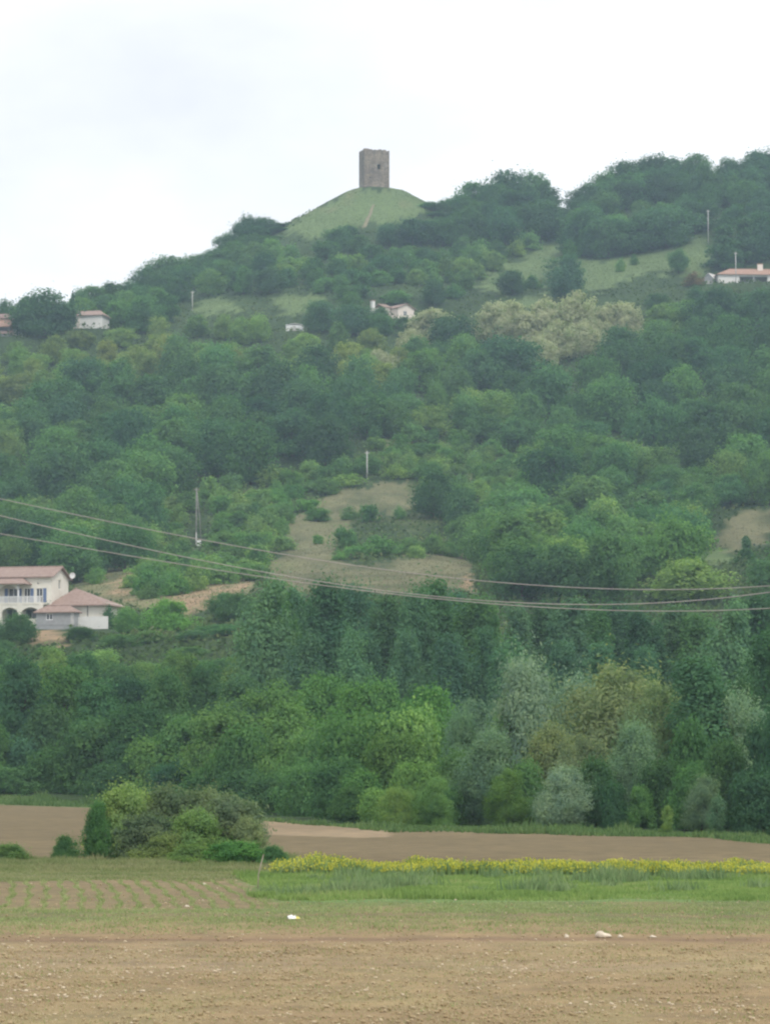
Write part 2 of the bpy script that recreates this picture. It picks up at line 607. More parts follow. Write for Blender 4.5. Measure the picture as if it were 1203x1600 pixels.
SCARPS = [  # raw orange earth
    [(236, 868), (248, 846), (262, 852), (260, 868)],
    [(255, 935), (330, 918), (392, 902), (398, 912), (345, 938), (300, 965), (290, 990), (270, 985)],
    [(165, 925), (178, 905), (200, 895), (196, 925), (205, 940)],
    [(40, 1010), (40, 985), (80, 985), (110, 990), (110, 1015)],
    [(150, 742), (185, 725), (230, 730), (230, 742)],
    [(725, 905), (735, 895), (742, 925), (722, 930)]]

# where the far field ends and the tree belt begins: distance along each column of the photo
EDGE_PX = [-400, 0, 140, 400, 600, 900, 1100, 1203, 1600]
EDGE_Y = [272, 268, 258, 196, 166, 161, 152, 141, 120]


def edge_y(X, Y):
    return np.interp(CX + FPX * np.asarray(X) / np.maximum(np.asarray(Y), 5), EDGE_PX, EDGE_Y)


def land_colours(X, Y, Z):
    px, py = proj(X, np.maximum(Y, 1), Z)
    n1 = fbm(X / 6, Y / 9, 51, 4)
    n2 = fbm(X / 1.7, Y / 4, 61, 3)
    C = np.zeros((len(X), 3))
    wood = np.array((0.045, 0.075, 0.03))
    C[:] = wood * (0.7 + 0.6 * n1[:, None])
    near = Y < edge_y(X, Y)
    soil = np.array((0.285, 0.207, 0.114))
    soil_far = np.array((0.172, 0.134, 0.074))

    def lay(mask, col, k=1.0):
        m = (mask * k)[:, None] if np.ndim(mask) else mask * k
        C[:] = C * (1 - m) + np.array(col) * m
    nf = near.astype(float)
    lay(nf, soil)
    lay(nf * (Y > 112), soil_far)
    pale = np.clip((n1 - 0.42) * 5, 0, 1)
    lay(nf * (Y > 140) * inpoly(px, py, [(405, 1270), (620, 1280), (612, 1308), (560, 1309), (405, 1304)]), (0.30, 0.225, 0.14), 0.85)
    # bands of the near field
    lay(nf * np.clip((Y - 66) / 6, 0, 1) * (Y < 112) * np.clip(0.65 + (n2 - 0.4) * 1.6, 0, 1), (0.135, 0.175, 0.062), 0.92)
    lay(nf * np.exp(-((Y - 63.4 - (n1 - 0.5) * 1.0) / 0.55) ** 2), (0.20, 0.13, 0.085), 0.8)
    lay(nf * np.exp(-((Y - 72.5) / 0.9) ** 2), (0.21, 0.14, 0.09), 0.5)
    lay(nf * (Y > 54) * (Y < 62.5) * pale, (0.33, 0.25, 0.16), 0.5)
    lay(nf * (Y < 63) * np.clip((n2 - 0.45) * 3, 0, 1), (0.30, 0.25, 0.125), 0.6)
    left = (X < -4.2 - 0.11 * (Y - 91)) & (Y > 75.5 + n1 * 2) & (Y < 93 + n1 * 5)
    lay(nf * left, (0.225, 0.168, 0.098), 0.85)
    lay(nf * np.clip((Y - 92 - n1 * 5) / 2, 0, 1) * (Y < 113) * (X < -3), (0.21, 0.195, 0.095), 0.6)
    lay(nf * (Y > 80.5 + (n1 - 0.5) * 2) * (Y < 111) * (X > -3.8 - 0.1 * (Y - 90)), (0.15, 0.24, 0.08), 0.85)
    # grass edge of the belt
    e = edge_y(X, Y)
    lay(np.clip((Y - e + 5 + (n1 - 0.5) * 6) / 2, 0, 1) * (Y < e + 8) * (X > -3) * near, (0.09, 0.15, 0.05), 0.9)
    lay(np.clip((Y - e + 14) / 3, 0, 1) * near * (X < -12), (0.10, 0.16, 0.055), 0.9)
    # the hill
    hill = (Y > 400).astype(float)
    jx, jy = px + (n1 - 0.5) * 60, py + (n2 - 0.5) * 24
    for q in MEADOWS:
        lay(hill * inpoly(jx, jy, q), (0.135, 0.19, 0.078), 0.95)
    for q in DRY:
        lay(hill * inpoly(jx, jy, q) * np.clip(0.55 + (n1 - 0.3) * 2.0, 0.4, 1), (0.18, 0.172, 0.095) if q is not DRY[1] else (0.205, 0.195, 0.10), 0.95)
    for q in SCARPS:
        lay(hill * inpoly(px + (n1 - 0.5) * 30, py + (n2 - 0.5) * 14, q) * np.clip((n2 - 0.2) * 3, 0.15, 1), (0.36, 0.25, 0.155), 0.85)
    scrub = hill * inpoly(px, py, [(290, 700), (660, 660), (760, 720), (700, 870), (420, 900), (180, 910), (240, 830)])
    lay(scrub * np.clip((n1 - 0.5) * 4, 0, 1), (0.15, 0.165, 0.075), 0.7)
    r = np.hypot(X - MOTTE.x, Y - MOTTE.y)
    lay((r < 30) * np.clip((n1 - 0.55) * 4, 0, 1), (0.20, 0.20, 0.10), 0.6)
    return C


def build_land():
    xs = np.concatenate([np.linspace(-2000, -170, 26)[:-1], np.arange(-170, -24, 2.0), np.arange(-24, 24, 0.5), np.arange(24, 171, 2.0), np.linspace(172, 2000, 26)])
    ys = np.concatenate([np.linspace(-500, 0, 9)[:-1], np.arange(0, 30, 2.0), np.arange(30, 116, 0.45), np.arange(116, 290, 1.6), np.arange(290, 1062, 2.6), np.linspace(1066, 2500, 34)])
    X, Y = np.meshgrid(xs, ys)
    sh = X.shape
    X, Y = X.ravel(), Y.ravel()
    Z = ground(X, Y)
    clod = (Y > 32) & (Y < 112) & (np.abs(X) < 30)
    Zc = Z + clod * (fbm(X * 1.3, Y * 1.3, 71, 2) - 0.5) * 0.045
    i = np.arange(sh[0] * sh[1]).reshape(sh)
    F = np.stack([i[:-1, :-1], i[:-1, 1:], i[1:, 1:], i[1:, :-1]], -1).reshape(-1, 4)
    me = quick_mesh('terrain', np.stack([X, Y, Zc], 1), F)
    a = me.color_attributes.new('earth', 'FLOAT_COLOR', 'POINT')
    C = land_colours(X, Y, Z)
    a.data.foreach_set('color', np.concatenate([C, np.ones((len(C), 1))], 1).astype(np.float32).ravel())
    me.polygons.foreach_set('use_smooth', np.ones(len(F), bool))
    o = obj('terrain', me, M_LAND)
    tag(o, 'fields and hillside rising to the grassy mound', kind='structure')


build_land()

# worn path down the face of the mound
def build_path():
    pts = [(584, 322), (581, 328), (579, 336), (574, 344), (571, 352), (568, 358)]
    P = [ground_hit(x, y, 900, 1003) for x, y in pts]
    V, F = [], []
    for i, p in enumerate(P):
        w = 0.4 + 0.07 * i
        for k in (-1, -0.35, 0.35, 1):
            x = p.x + k * w
            V.append((x, p.y, gz(x, p.y) + 0.10 + 0.12 * (1 - abs(k)) + random.uniform(0, .06)))
    for i in range(len(P) - 1):
        for k in range(3):
            a = i * 4 + k
            F.append((a, a + 1, a + 5, a + 4))
    tag(obj('path', quick_mesh('path', V, F), M_PATH), 'worn brown earth path climbing the front of the mound', kind='structure')


build_path()

# ------------------------------------------------------------------ the tower
def build_tower():
    LX, LY, H, T = 9.0, 6.2, 14.4, 1.1
    c = at(569, 297, 1000.5)
    base = gz(c.x + 3, c.y + 4) - 0.6
    H += (c.z - base)
    root = thing('stone_tower', 'ruined square stone tower standing alone on the grassy mound', 'tower', (c.x, c.y, base), R(17))
    fr = {'front': lambda x, y, z: (x, y, z), 'left': lambda x, y, z: (y, LY - x, z),
          'right': lambda x, y, z: (LX - y, x, z), 'back': lambda x, y, z: (LX - x, LY - y, z)}
    wz = H - 14.4 + 7.5
    for side, W, holes in (('front', LX, [(4.7, 5.7, wz, wz + 1.7), (2.0, 2.25, wz - 3.4, wz - 2.6)]), ('left', LY, [(2.9, 3.3, wz - .6, wz + 0.6)]), ('right', LY, []), ('back', LX, [])):
        f = fr[side]
        if side in ('left', 'right'):
            g, W2 = (lambda x, y, z, f=f: f(x + T, y, z)), W - 2 * T
            holes = [(a - T, b - T, cc, d) for a, b, cc, d in holes]
        else:
            g, W2 = f, W
        mb = wall(MB(), W2, H - 0.9, T, holes, g)
        # ragged wall head, course by course
        x = 0.0
        while x < W2 - 0.01:
            w = min(random.uniform(0.5, 1.1), W2 - x)
            h = random.choice((0.35, 0.55, 0.7, 0.85, 0.9, 0.9)) + random.uniform(-.08, .08)
            if side == 'front' and x < 1.4:
                h = 0.98
            q = [g(a, b, e) for e in (H - 0.9, H - 0.9 + h) for b in (0.004, T - 0.004) for a in (x, x + w)]
            mb.add(q, [(0, 2, 3, 1), (4, 5, 7, 6), (0, 1, 5, 4), (2, 6, 7, 3), (0, 4, 6, 2), (1, 3, 7, 5)])
            x += w
        mb.build('wall', M_STONE, root)
        for (a, b, cc, d) in holes[:1]:
            m2 = MB()
            q = [g(x, y, z) for z in (d, d + 0.28) for y in (-0.05, 0.4) for x in (a - 0.25, b + 0.25)]
            m2.add(q, [(0, 2, 3, 1), (4, 5, 7, 6), (0, 1, 5, 4), (2, 6, 7, 3), (0, 4, 6, 2), (1, 3, 7, 5)])
            m2.build('lintel', M_STONE, root)
    MB().box(T, LX - T, T, LY - T, H - 3.2, H - 2.9).build('floor', M_DARK, root)
    mb = MB()
    for k in range(9):          # tumbled footing stones
        x = 4.6 + k * 0.5
        s = random.uniform(.25, .5)
        mb.box(x, x + s * 1.2, -0.5 - s, -0.02, 0.2, 0.7 + s)
    mb.build('footing', M_STONE, root)


build_tower()

# ------------------------------------------------------------------ houses
def hip(parent, x0, x1, y0, y1, ze, zr, ra, rb, ry=None, over=0.45, thick=0.16, m=M_TILE, name='roof'):
    """Roof over a rectangle: ridge from x=ra to x=rb; where the ridge reaches an end it is a gable."""
    ry = (y0 + y1) / 2 if ry is None else ry
    s = (zr - ze) / (ry - y0)
    X0, X1, Y0, Y1 = x0 - over, x1 + over, y0 - over, y1 + over
    zl = ze - s * over
    A = ra - over if ra <= x0 else ra
    B = rb + over if rb >= x1 else rb
    a, b, c, d = (X0, Y0, zl), (X1, Y0, zl), (X1, Y1, zl), (X0, Y1, zl)
    e, f = (A, ry, zr), (B, ry, zr)
    mb = MB()
    mb.slab([a, b, f, e], thick)
    mb.slab([c, d, e, f], thick)
    if ra > x0:
        mb.slab([d, a, e], thick)
    if rb < x1:
        mb.slab([b, c, f], thick)
    r = mb.build(name, m, parent)
    rc = MB().tube([(A, ry, zr + 0.02), (B, ry, zr + 0.02)], [0.11, 0.11], 6)
    rc.build('ridge_tiles', m, r)
    return r


def gable(mb, x, y0, y1, z0, ry, zr, t, sign):
    """Triangle of wall under a gable, at the plane x, thickness t inwards."""
    q = [(x, y0, z0), (x, y1, z0), (x, ry, zr), (x - sign * t, y0, z0), (x - sign * t, y1, z0), (x - sign * t, ry, zr)]
    return mb.add(q, [(0, 1, 2), (5, 4, 3), (0, 3, 4, 1), (1, 4, 5, 2), (2, 5, 3, 0)])


def shell(parent, x0, x1, y0, y1, H, m, front=(), right=(), left=(), T=0.3, z0=0.0, name='wall'):
    """Four walls, each a part of its own, with openings in the ones we see."""
    W, D = x1 - x0, y1 - y0
    fr = {'f': lambda x, y, z: (x0 + x, y0 + y, z0 + z), 'r': lambda x, y, z: (x1 - y, y0 + T + x, z0 + z),
          'b': lambda x, y, z: (x1 - x, y1 - y, z0 + z), 'l': lambda x, y, z: (x0 + y, y1 - T - x, z0 + z)}
    wall(MB(), W, H, T, front, fr['f']).build(name, m, parent)
    wall(MB(), D - 2 * T, H, T, right, fr['r']).build(name, m, parent)
    wall(MB(), W, H, T, (), fr['b']).build(name, m, parent)
    wall(MB(), D - 2 * T, H, T, left, fr['l']).build(name, m, parent)
    return fr


def arch_panel(x0, x1, zs, za, zt, y0, y1):
    """The masonry between a segmental arch (spring zs, apex za) and the flat line zt above it."""
    mb = MB()
    n = 10
    for k in range(n):
        qs = []
        for t in (k / n, (k + 1) / n):
            x = x0 + (x1 - x0) * t
            z = zs + (za - zs) * math.sin(math.pi * t) ** 0.6
            qs.append((x, z))
        (xa, zA), (xb, zB) = qs
        v = [(xa, y0, zA), (xb, y0, zB), (xb, y0, zt), (xa, y0, zt), (xa, y1, zA), (xb, y1, zB), (xb, y1, zt), (xa, y1, zt)]
        mb.add(v, [(0, 1, 2, 3), (5, 4, 7, 6), (0, 4, 5, 1), (3, 2, 6, 7)])
    return mb


def build_villa():
    K = FPX / 450.0                                   # photo pixels per metre where the villa stands
    o = at(80, 976, 450)
    root = thing('villa', 'cream two-storey villa with arched loggia, balcony and blue shutters', 'house', (o.x, o.y, o.z), R(-14))
    H = 7.3
    W, D = 15.0, 7.6
    # main block: x from -W to 0, y from 0 to D.   openings measured from the photograph
    up = 3.25                                         # level of the upper floor
    fx = lambda px: W + (px - 80) / K / math.cos(R(14))   # photo column -> along the front wall
    holes = [(fx(55.5), fx(66), up + 0.1, up + 2.3), (fx(11), fx(27), up + 0.1, up + 2.35), (fx(36), fx(46), up + 0.1, up + 2.35),
             (1.2, 2.6, up + 0.9, up + 2.3), (fx(57.5), fx(60), 6.15, 6.4),
             (fx(8), fx(27), 0.1, 2.4), (fx(38), fx(60), 0.1, 2.4)]
    fr = shell(root, -W, 0, 0, D, H, M_CREAM, holes, [(2.9, 3.9, 5.6, 7.0)])
    g = MB()
    gable(g, 0, 0, D, H + 0.001, D / 2, H + 1.45, 0.3, 1)
    g.build('gable', M_CREAM, root)
    g = MB()
    gable(g, -W, 0, D, H + 0.001, D / 2, H + 1.45, 0.3, -1)
    g.build('gable', M_CREAM, root)
    hip(root, -W, 0, 0, D, H + 0.22, H + 1.75, -W, 0, over=0.5)
    for a, b, c, d in holes[:3] + holes[5:]:
        window(root, a, b, c, d, fr['f'], 0.16, 0.09)
    window(root, *holes[3], fr['f'])
    window(root, 2.9, 3.9, 5.6, 7.0, fr['r'])
    for px in (8, 30, 49.5, 70):                      # blue shutters folded back on the wall
        x = -W + fx(px)
        s = MB().box(x - 0.26, x + 0.26, -0.07, -0.012, up + 0.15, up + 2.3)
        sh = s.build('shutter', M_BLUE, root)
        for z in (0.45, 1.7):
            MB().box(x - 0.22, x + 0.22, -0.095, -0.072, up + z, up + z + 0.1).build('batten', M_BLUE, sh)
    MB().box(-W, 0, 0.32, D - 0.32, up - 0.25, up).build('floor_slab', M_DARK, root)
    # balcony over the arched loggia
    y0 = -2.3
    bx1 = -W + fx(74)
    MB().box(-W, bx1, y0, -0.004, up - 0.24, up).build('balcony_slab', M_CREAM, root)
    rail = MB().box(-W, bx1, y0 + 0.02, y0 + 0.14, up + 0.9, up + 1.0).build('balustrade', M_WPAINT, root)
    x = -W + 0.1
    while x < bx1 - 0.08:
        MB().box(x, x + 0.09, y0 + 0.04, y0 + 0.12, up + 0.003, up + 0.897).build('baluster', M_WPAINT, rail)
        x += 0.19
    piers = [-W + fx(p) + 0.35 for p in (-44, -12, 3, 34.5, 69)]
    for k, p in enumerate(piers):
        MB().box(p - 0.25, p + 0.25, y0, y0 + 0.5, -1.2, up - 0.243).build('pier', M_CREAM, root)
    for a, b in zip(piers[:-1], piers[1:]):
        arch_panel(a + 0.252, b - 0.252, 1.75, 2.55, up - 0.246, y0 + 0.06, y0 + 0.4).build('arch', M_CREAM, root)
    MB().box(piers[3] + 0.26, piers[4] - 0.26, y0 + 0.1, y0 + 0.3, -1.2, 0.85).build('parapet', M_CREAM, root)
    # porch roof on slim columns
    px1 = -W + fx(50)
    for p in (-W + fx(-44), -W + fx(-12), -W + fx(3), -W + fx(35)):
        c = MB().tube([(p, y0 + 0.25, up + 0.001), (p, y0 + 0.25, up + 2.75)], [0.15, 0.13], 12).build('column', M_WPAINT, root, True)
        MB().box(p - 0.2, p + 0.2, y0 + 0.05, y0 + 0.45, up + 2.751, up + 2.87).build('capital', M_WPAINT, c)
    cols = [-W + fx(p) for p in (-44, -12, 3, 35)]
    for a, b in zip(cols[:-1], cols[1:]):
        arch_panel(a + 0.14, b - 0.14, up + 2.0, up + 2.7, up + 2.9, y0 + 0.14, y0 + 0.36).build('arch', M_CREAM, root)
    mb = MB()
    zl, zt = up + 2.95, up + 4.0
    mb.slab([(-W, y0 - 0.45, zl), (px1 - 0.1, y0 - 0.45, zl), (px1 - 1.6, -0.01, zt), (-W, -0.01, zt)], 0.16)
    mb.slab([(px1 - 0.1, y0 - 0.45, zl), (px1 - 0.1, -0.01, zl), (px1 - 1.6, -0.01, zt)], 0.16)
    mb.build('porch_roof', M_TILE, root)
    # single-storey wing on the right with a hipped roof
    wx1 = 8.6
    fw = shell(root, 0.002, wx1, 0.5, D + 0.4, 3.3, M_CREAM, [(5.6, 5.75, 0.2, 3.1)], name='wing_wall')
    MB().box(5.6, 5.75, 0.55, 0.6, 0.2, 3.1).build('downpipe', M_DARK, root)
    hip(root, 0.25, wx1, 0.5, D + 0.4, 3.38, 5.7, 2.3, 2.6, over=0.7, m=M_TILE, name='wing_roof')
    # grey annex in front
    ax0, ax1 = -0.9, 5.2
    fa = shell(root, ax0, ax1, -3.9, -1.7, 2.05, M_GREYW, [(1.55, 2.65, 0.75, 1.75)], z0=-0.25, name='annex_wall', T=0.25)
    window(root, 1.55, 2.65, 0.75, 1.75, fa['f'], 0.1, 0.12)
    MB().box(4.6, 5.1, -3.93, -3.902, -0.24, 1.6).build('panel', M_CONC, root)
    hip(root, ax0, ax1, -3.9, -1.7, 1.9, 2.75, ax0 + 1.0, ax1 - 1.4, ry=-2.2, over=0.35, m=M_TILE, name='annex_roof')
    # low white terrace wall
    wall(MB(), 4.7, 1.9, 0.25, (), lambda x, y, z: (ax1 + 0.03 + x, -2.4 + y, -0.85 + z)).build('terrace_wall', M_WHITE, root)
    # footing into the slope
    MB().box(-W + 0.05, 8.5, 0.1, D, -3.0, -0.001).build('plinth', M_CREAM, root)
    MB().box(ax0 + .02, ax1 - .02, -3.85, -1.75, -3.0, -0.251).build('plinth', M_GREYW, root)
    # dish on the gable corner
    d = MB()
    n, rr = 14, 0.48
    vs = [(0, 0, 0)]
    for j, (rad, dep) in enumerate(((0.5, 0.03), (1.0, 0.12))):
        vs += [(rr * rad * math.cos(2 * math.pi * k / n), -dep, rr * rad * math.sin(2 * math.pi * k / n)) for k in range(n)]
    fs = [(0, 1 + (k + 1) % n, 1 + k) for k in range(n)] + [(1 + k, 1 + (k + 1) % n, 1 + n + (k + 1) % n, 1 + n + k) for k in range(n)]
    d.add([(x + 1.0, y + D - 0.9, z + H + 0.55) for x, y, z in vs], fs)
    dish = d.build('satellite_dish', M_WPAINT, root, True)
    MB().tube([(0.05, D - 0.6, H - 0.1), (0.7, D - 0.6, H - 0.05), (1.0, D - 0.88, H + 0.5)], [0.04] * 3, 6).build('bracket', M_CONC, dish)
    return root


def build_pink_house():
    o = at(622, 500, 850)
    root = thing('house', 'small pale pink house with tiled roof alone among trees below the tower', 'house', (o.x, o.y, o.z - 0.2), R(38))
    # local x runs right along the gable front, y runs back along the left side
    W, D, H = 6.0, 7.6, 3.9
    fr = shell(root, 0, W, 0, D, H, M_PINK, [(2.0, 3.3, 1.7, 3.1)], (), [(D - 0.6 - 3.6, D - 0.6 - 2.7, 1.8, 3.0)])
    mb = MB()
    q = [(0, 0, H + .001), (W, 0, H + .001), (W / 2, 0, H + 1.3), (0, .3, H + .001), (W, .3, H + .001), (W / 2, .3, H + 1.3)]
    mb.add(q, [(0, 1, 2), (5, 4, 3), (0, 3, 4, 1), (1, 4, 5, 2), (2, 5, 3, 0)])
    mb.build('gable', M_PINK, root)
    rf = MB()
    ov, z0 = 0.5, H + 0.12
    s = 1.3 / (W / 2)
    rf.slab([(-ov, -ov, z0 - s * ov), (W / 2, -ov, z0 + 1.3), (W / 2, D + ov, z0 + 1.3), (-ov, D + ov, z0 - s * ov)], 0.15)
    rf.slab([(W / 2, -ov, z0 + 1.3), (W + ov, -ov, z0 - s * ov), (W + ov, D + ov, z0 - s * ov), (W / 2, D + ov, z0 + 1.3)], 0.15)
    rf.build('roof', M_TILE, root)
    window(root, 2.0, 3.3, 1.7, 3.1, fr['f'], 0.1, 0.14)
    window(root, D - .6 - 3.6, D - .6 - 2.7, 1.8, 3.0, fr['l'], 0.1, 0.1)
    # lower wing towards the left and its chimney
    shell(root, -2.6, -0.004, 3.4, 8.0, 4.3, M_PINK, name='wing_wall')
    hip(root, -2.6, -0.05, 3.4, 8.0, 4.4, 5.3, -2.6, -0.05, over=0.35, m=M_TILE, name='wing_roof')
    ch = MB().box(-5.6, -4.6, 4.9, 5.9, 0, 5.9).build('chimney', M_WHITE, root)
    MB().box(-5.75, -4.45, 4.75, 6.05, 5.9, 6.15).build('chimney_cap', M_TILE, ch)
    MB().box(-4.6, -2.6, 4.2, 6.6, 0, 3.4).build('annex', M_PINK, root)
    MB().box(0.1, W - 0.1, 0.1, D - 0.1, -3, -0.001).build('plinth', M_PINK, root)


def build_right_house():
    o = at(1122, 447, 868)
    root = thing('house', 'long white house with red hipped roof at the upper right edge', 'house', (o.x, o.y, o.z - 0.3), R(4))
    W, D, H = 26.0, 9.0, 4.0
    holes = [(6.3, 14.6, 0.3, 3.2), (17.0, 18.4, 1.4, 2.9), (20.5, 21.9, 1.4, 2.9)]
    fr = shell(root, 0, W, 0, D, H, M_WHITE, holes)
    MB().box(6.0, 15.0, 2.6, 2.8, 0.1, 3.6).build('recess_wall', M_GREYW, root)
    MB().box(10.4, 10.65, 0.05, 0.3, 0.31, 3.19).build('post', M_WPAINT, root)
    window(root, *holes[1], fr['f']); window(root, *holes[2], fr['f'])
    r = hip(root, 0, W, 0, D, H + 0.15, H + 2.2, 4.0, W - 4, over=0.6, m=M_TILE2)
    c = MB().box(12.4, 13.9, 3.2, 4.2, H + 1.2, H + 3.5).build('chimney', M_PINK, r)
    MB().box(12.3, 14.0, 3.1, 4.3, H + 3.5, H + 3.7).build('chimney_cap', M_TILE2, root)
    MB().box(0.1, W - .1, 0.1, D - .1, -4, -0.001).build('plinth', M_WHITE, root)
    o = at(1099, 447, 872)
    root = thing('shed', 'little pale gabled shed beside the long white house', 'shed', (o.x, o.y, o.z - 0.3), R(-35))
    shell(root, 0, 3.2, 0, 4.5, 2.4, M_GREYW, [(1.0, 2.0, 0.1, 1.9)])
    MB().box(1.02, 1.98, 0.1, 0.16, 0.11, 1.89).build('door', M_CONC, root)
    rf = MB()
    for sx in (0, 1):
        a, b = (-0.3, 1.6) if sx == 0 else (1.6, 3.5)
        za, zb = (2.25, 4.1) if sx == 0 else (4.1, 2.25)
        rf.slab([(a, -0.3, za), (b, -0.3, zb), (b, 4.8, zb), (a, 4.8, za)], 0.12)
    rf.build('roof', M_CONC, root)
    mb = MB()
    mb.add([(0, 0, 2.401), (3.2, 0, 2.401), (1.6, 0, 3.9), (0, .25, 2.401), (3.2, .25, 2.401), (1.6, .25, 3.9)], [(0, 1, 2), (5, 4, 3), (0, 3, 4, 1), (1, 4, 5, 2), (2, 5, 3, 0)])
    mb.build('gable', M_GREYW, root)
    MB().box(0.05, 3.15, 0.05, 4.4, -3, -0.001).build('plinth', M_GREYW, root)
    a = at(1075, 449, 866)
    gw = thing('garden_wall', 'low rough pale stone wall before the gabled shed', 'wall', (a.x, a.y, a.z), R(6))
    x = 0.0
    while x < 5.4:
        w = random.uniform(.4, .8)
        MB().box(x, x + w - 0.02, random.uniform(-.04, .02), 0.4, -1.5, random.uniform(1.1, 1.9)).build('stone', M_WHITE, gw)
        x += w


def build_left_houses():
    o = at(120, 514, 842)
    root = thing('house', 'white house with thin red roof beside the big dark tree on left ridge', 'house', (o.x, o.y, o.z - 0.3), R(-12))
    W, D, H = 7.7, 6.5, 4.3
    fr = shell(root, 0, W, 0, D, H, M_WHITE)
    wb = MB().box(-1.2, 1.0, -0.25, -0.004, 0, H - 0.3).build('buttress', M_PINK, root)
    hip(root, -0.2, W, 0, D, H + 0.1, H + 1.55, -0.2, W - 1.5, over=0.5, m=M_TILE)
    MB().box(0.3, 2.6, -1.6, -0.255, -2.2, 0.0).build('lean_to', M_TILE3, root)
    MB().box(0.1, W - .1, 0.1, D - .1, -4, -0.001).build('plinth', M_WHITE, root)
    o = at(24, 526, 838)
    root = thing('farmhouse', 'pinkish farmhouse with stepped brown and orange roofs at the left edge', 'house', (o.x, o.y, o.z - 0.3), R(-6))
    shell(root, -14, 0, 3.0, 9.5, 6.2, M_PINK, T=.3)
    mb = MB()
    mb.slab([(-14.5, 2.5, 6.1), (0.5, 2.5, 6.1), (0.5, 6.2, 7.9), (-14.5, 6.2, 7.9)], .18)
    mb.slab([(-14.5, 6.2, 7.9), (0.5, 6.2, 7.9), (0.5, 10, 6.1), (-14.5, 10, 6.1)], .18)
    mb.build('roof', M_TILE3, root)
    for x in (-13.9, -0.1):
        mb = MB()
        gable(mb, x, 3.0, 9.5, 6.201, 6.2, 7.7, .25, 1 if x > -1 else -1)
        mb.build('gable', M_PINK, root)
    MB().slab([(-12, -0.2, 3.3), (-1.6, -0.2, 3.3), (-0.6, 2.99, 5.7), (-12, 2.99, 5.7)], .18).build('porch_roof', M_TILE2, root)
    for x in (-11.6, -8, -4.8, -1.9):
        MB().box(x - .14, x + .14, 0.0, 0.28, -1, 3.2).build('post', M_POLE, root)
    MB().box(-12, -1.7, 2.6, 2.98, -1, 3.4).build('porch_wall', M_GREYW, root)
    MB().slab([(-12, -2.6, 0.9), (-0.4, -2.6, 0.9), (-0.4, -0.3, 1.9), (-12, -0.3, 1.9)], .2).build('lower_roof', M_TILE3, root)
    MB().box(-11.8, -0.6, -2.2, -0.5, -2.5, 0.9).build('lower_wall', M_GREYW, root)
    MB().box(-13.9, -.1, 3.1, 9.4, -4, -0.001).build('plinth', M_PINK, root)


def build_white_shed():
    o = at(447, 517, 836)
    root = thing('shed', 'low plain white shed half buried in leaves on the hillside', 'shed', (o.x, o.y, o.z - 0.3), R(-5))
    shell(root, 0, 4.7, 0, 3.4, 2.0, M_WPAINT, T=.2)
    rf = MB()
    rf.slab([(-.15, -.2, 2.05), (2.4, -.2, 2.5), (2.4, 3.6, 2.5), (-.15, 3.6, 2.05)], .12)
    rf.slab([(2.4, -.2, 2.5), (4.85, -.2, 2.05), (4.85, 3.6, 2.05), (2.4, 3.6, 2.5)], .12)
    rf.build('roof', M_WPAINT, root)
    MB().box(1.9, 2.8, -.03, -.002, 0.05, 1.8).build('door', M_CONC, root)
    MB().box(0.05, 4.65, 0.05, 3.35, -3, -0.001).build('plinth', M_WPAINT, root)


build_villa()
build_pink_house()
build_right_house()
build_left_houses()
build_white_shed()

# ------------------------------------------------------------------ poles and wires
def pole(px, top, bottom, label, Y=None, r=0.16, m=M_CONC, cross=True, box=False, strut=False):
    if Y is None:
        p = ground_hit(px, bottom, 420)
    else:
        p = at(px, bottom, Y)
    g = gz(p.x, p.y)
    h = at(px, top, p.y).z - g
    root = thing('utility_pole', label, 'pole', (p.x, p.y, g), 0, 'slender poles on the hillside')
    MB().tube([(0, 0, -0.6), (0, 0, h)], [r, r * 0.72], 10).build('post', m, root, True)
    if cross:
        c = MB().box(-0.55, 0.55, -0.06, 0.06, h - 0.45, h - 0.33).build('crossarm', m, root)
        for x in (-0.48, 0, 0.48):
            MB().tube([(x, 0, h - 0.33), (x, 0, h - 0.14)], [0.06, 0.045], 8).build('insulator', M_CERAM, c)
    if strut:
        MB().tube([(1.05, 0.3, -0.6), (0.62, 0.15, h * 0.5), (0.05, 0.02, h - 0.6)], [0.10, 0.09, 0.08], 8).build('strut', m, root, True)
    if box:
        MB().box(0.17, 0.95, -0.4, 0.3, -0.1, 1.0).build('meter_box', M_WPAINT, root)
        MB().box(-0.13, 0.13, -0.17, -0.1, 0.1, 2.6).build('cable_guard', M_CONC, root)
    return root


pole(573.5, 705, 749, 'single pale pole standing in scrub above the dry clearing', r=0.15)
pole(307, 762, 853, 'braced pole with a white meter box at its foot, above the villa', r=0.15, m=M_POLE, box=True, strut=True)
pole(301, 455, 486, 'short pole by the grass strip on the left ridge', r=0.14)
pole(1106, 328, 380, 'tall pole at the top of the sloping meadow', r=0.14)
pole(1149, 394, 434, 'pole standing right before the long white house', Y=860, r=0.15)


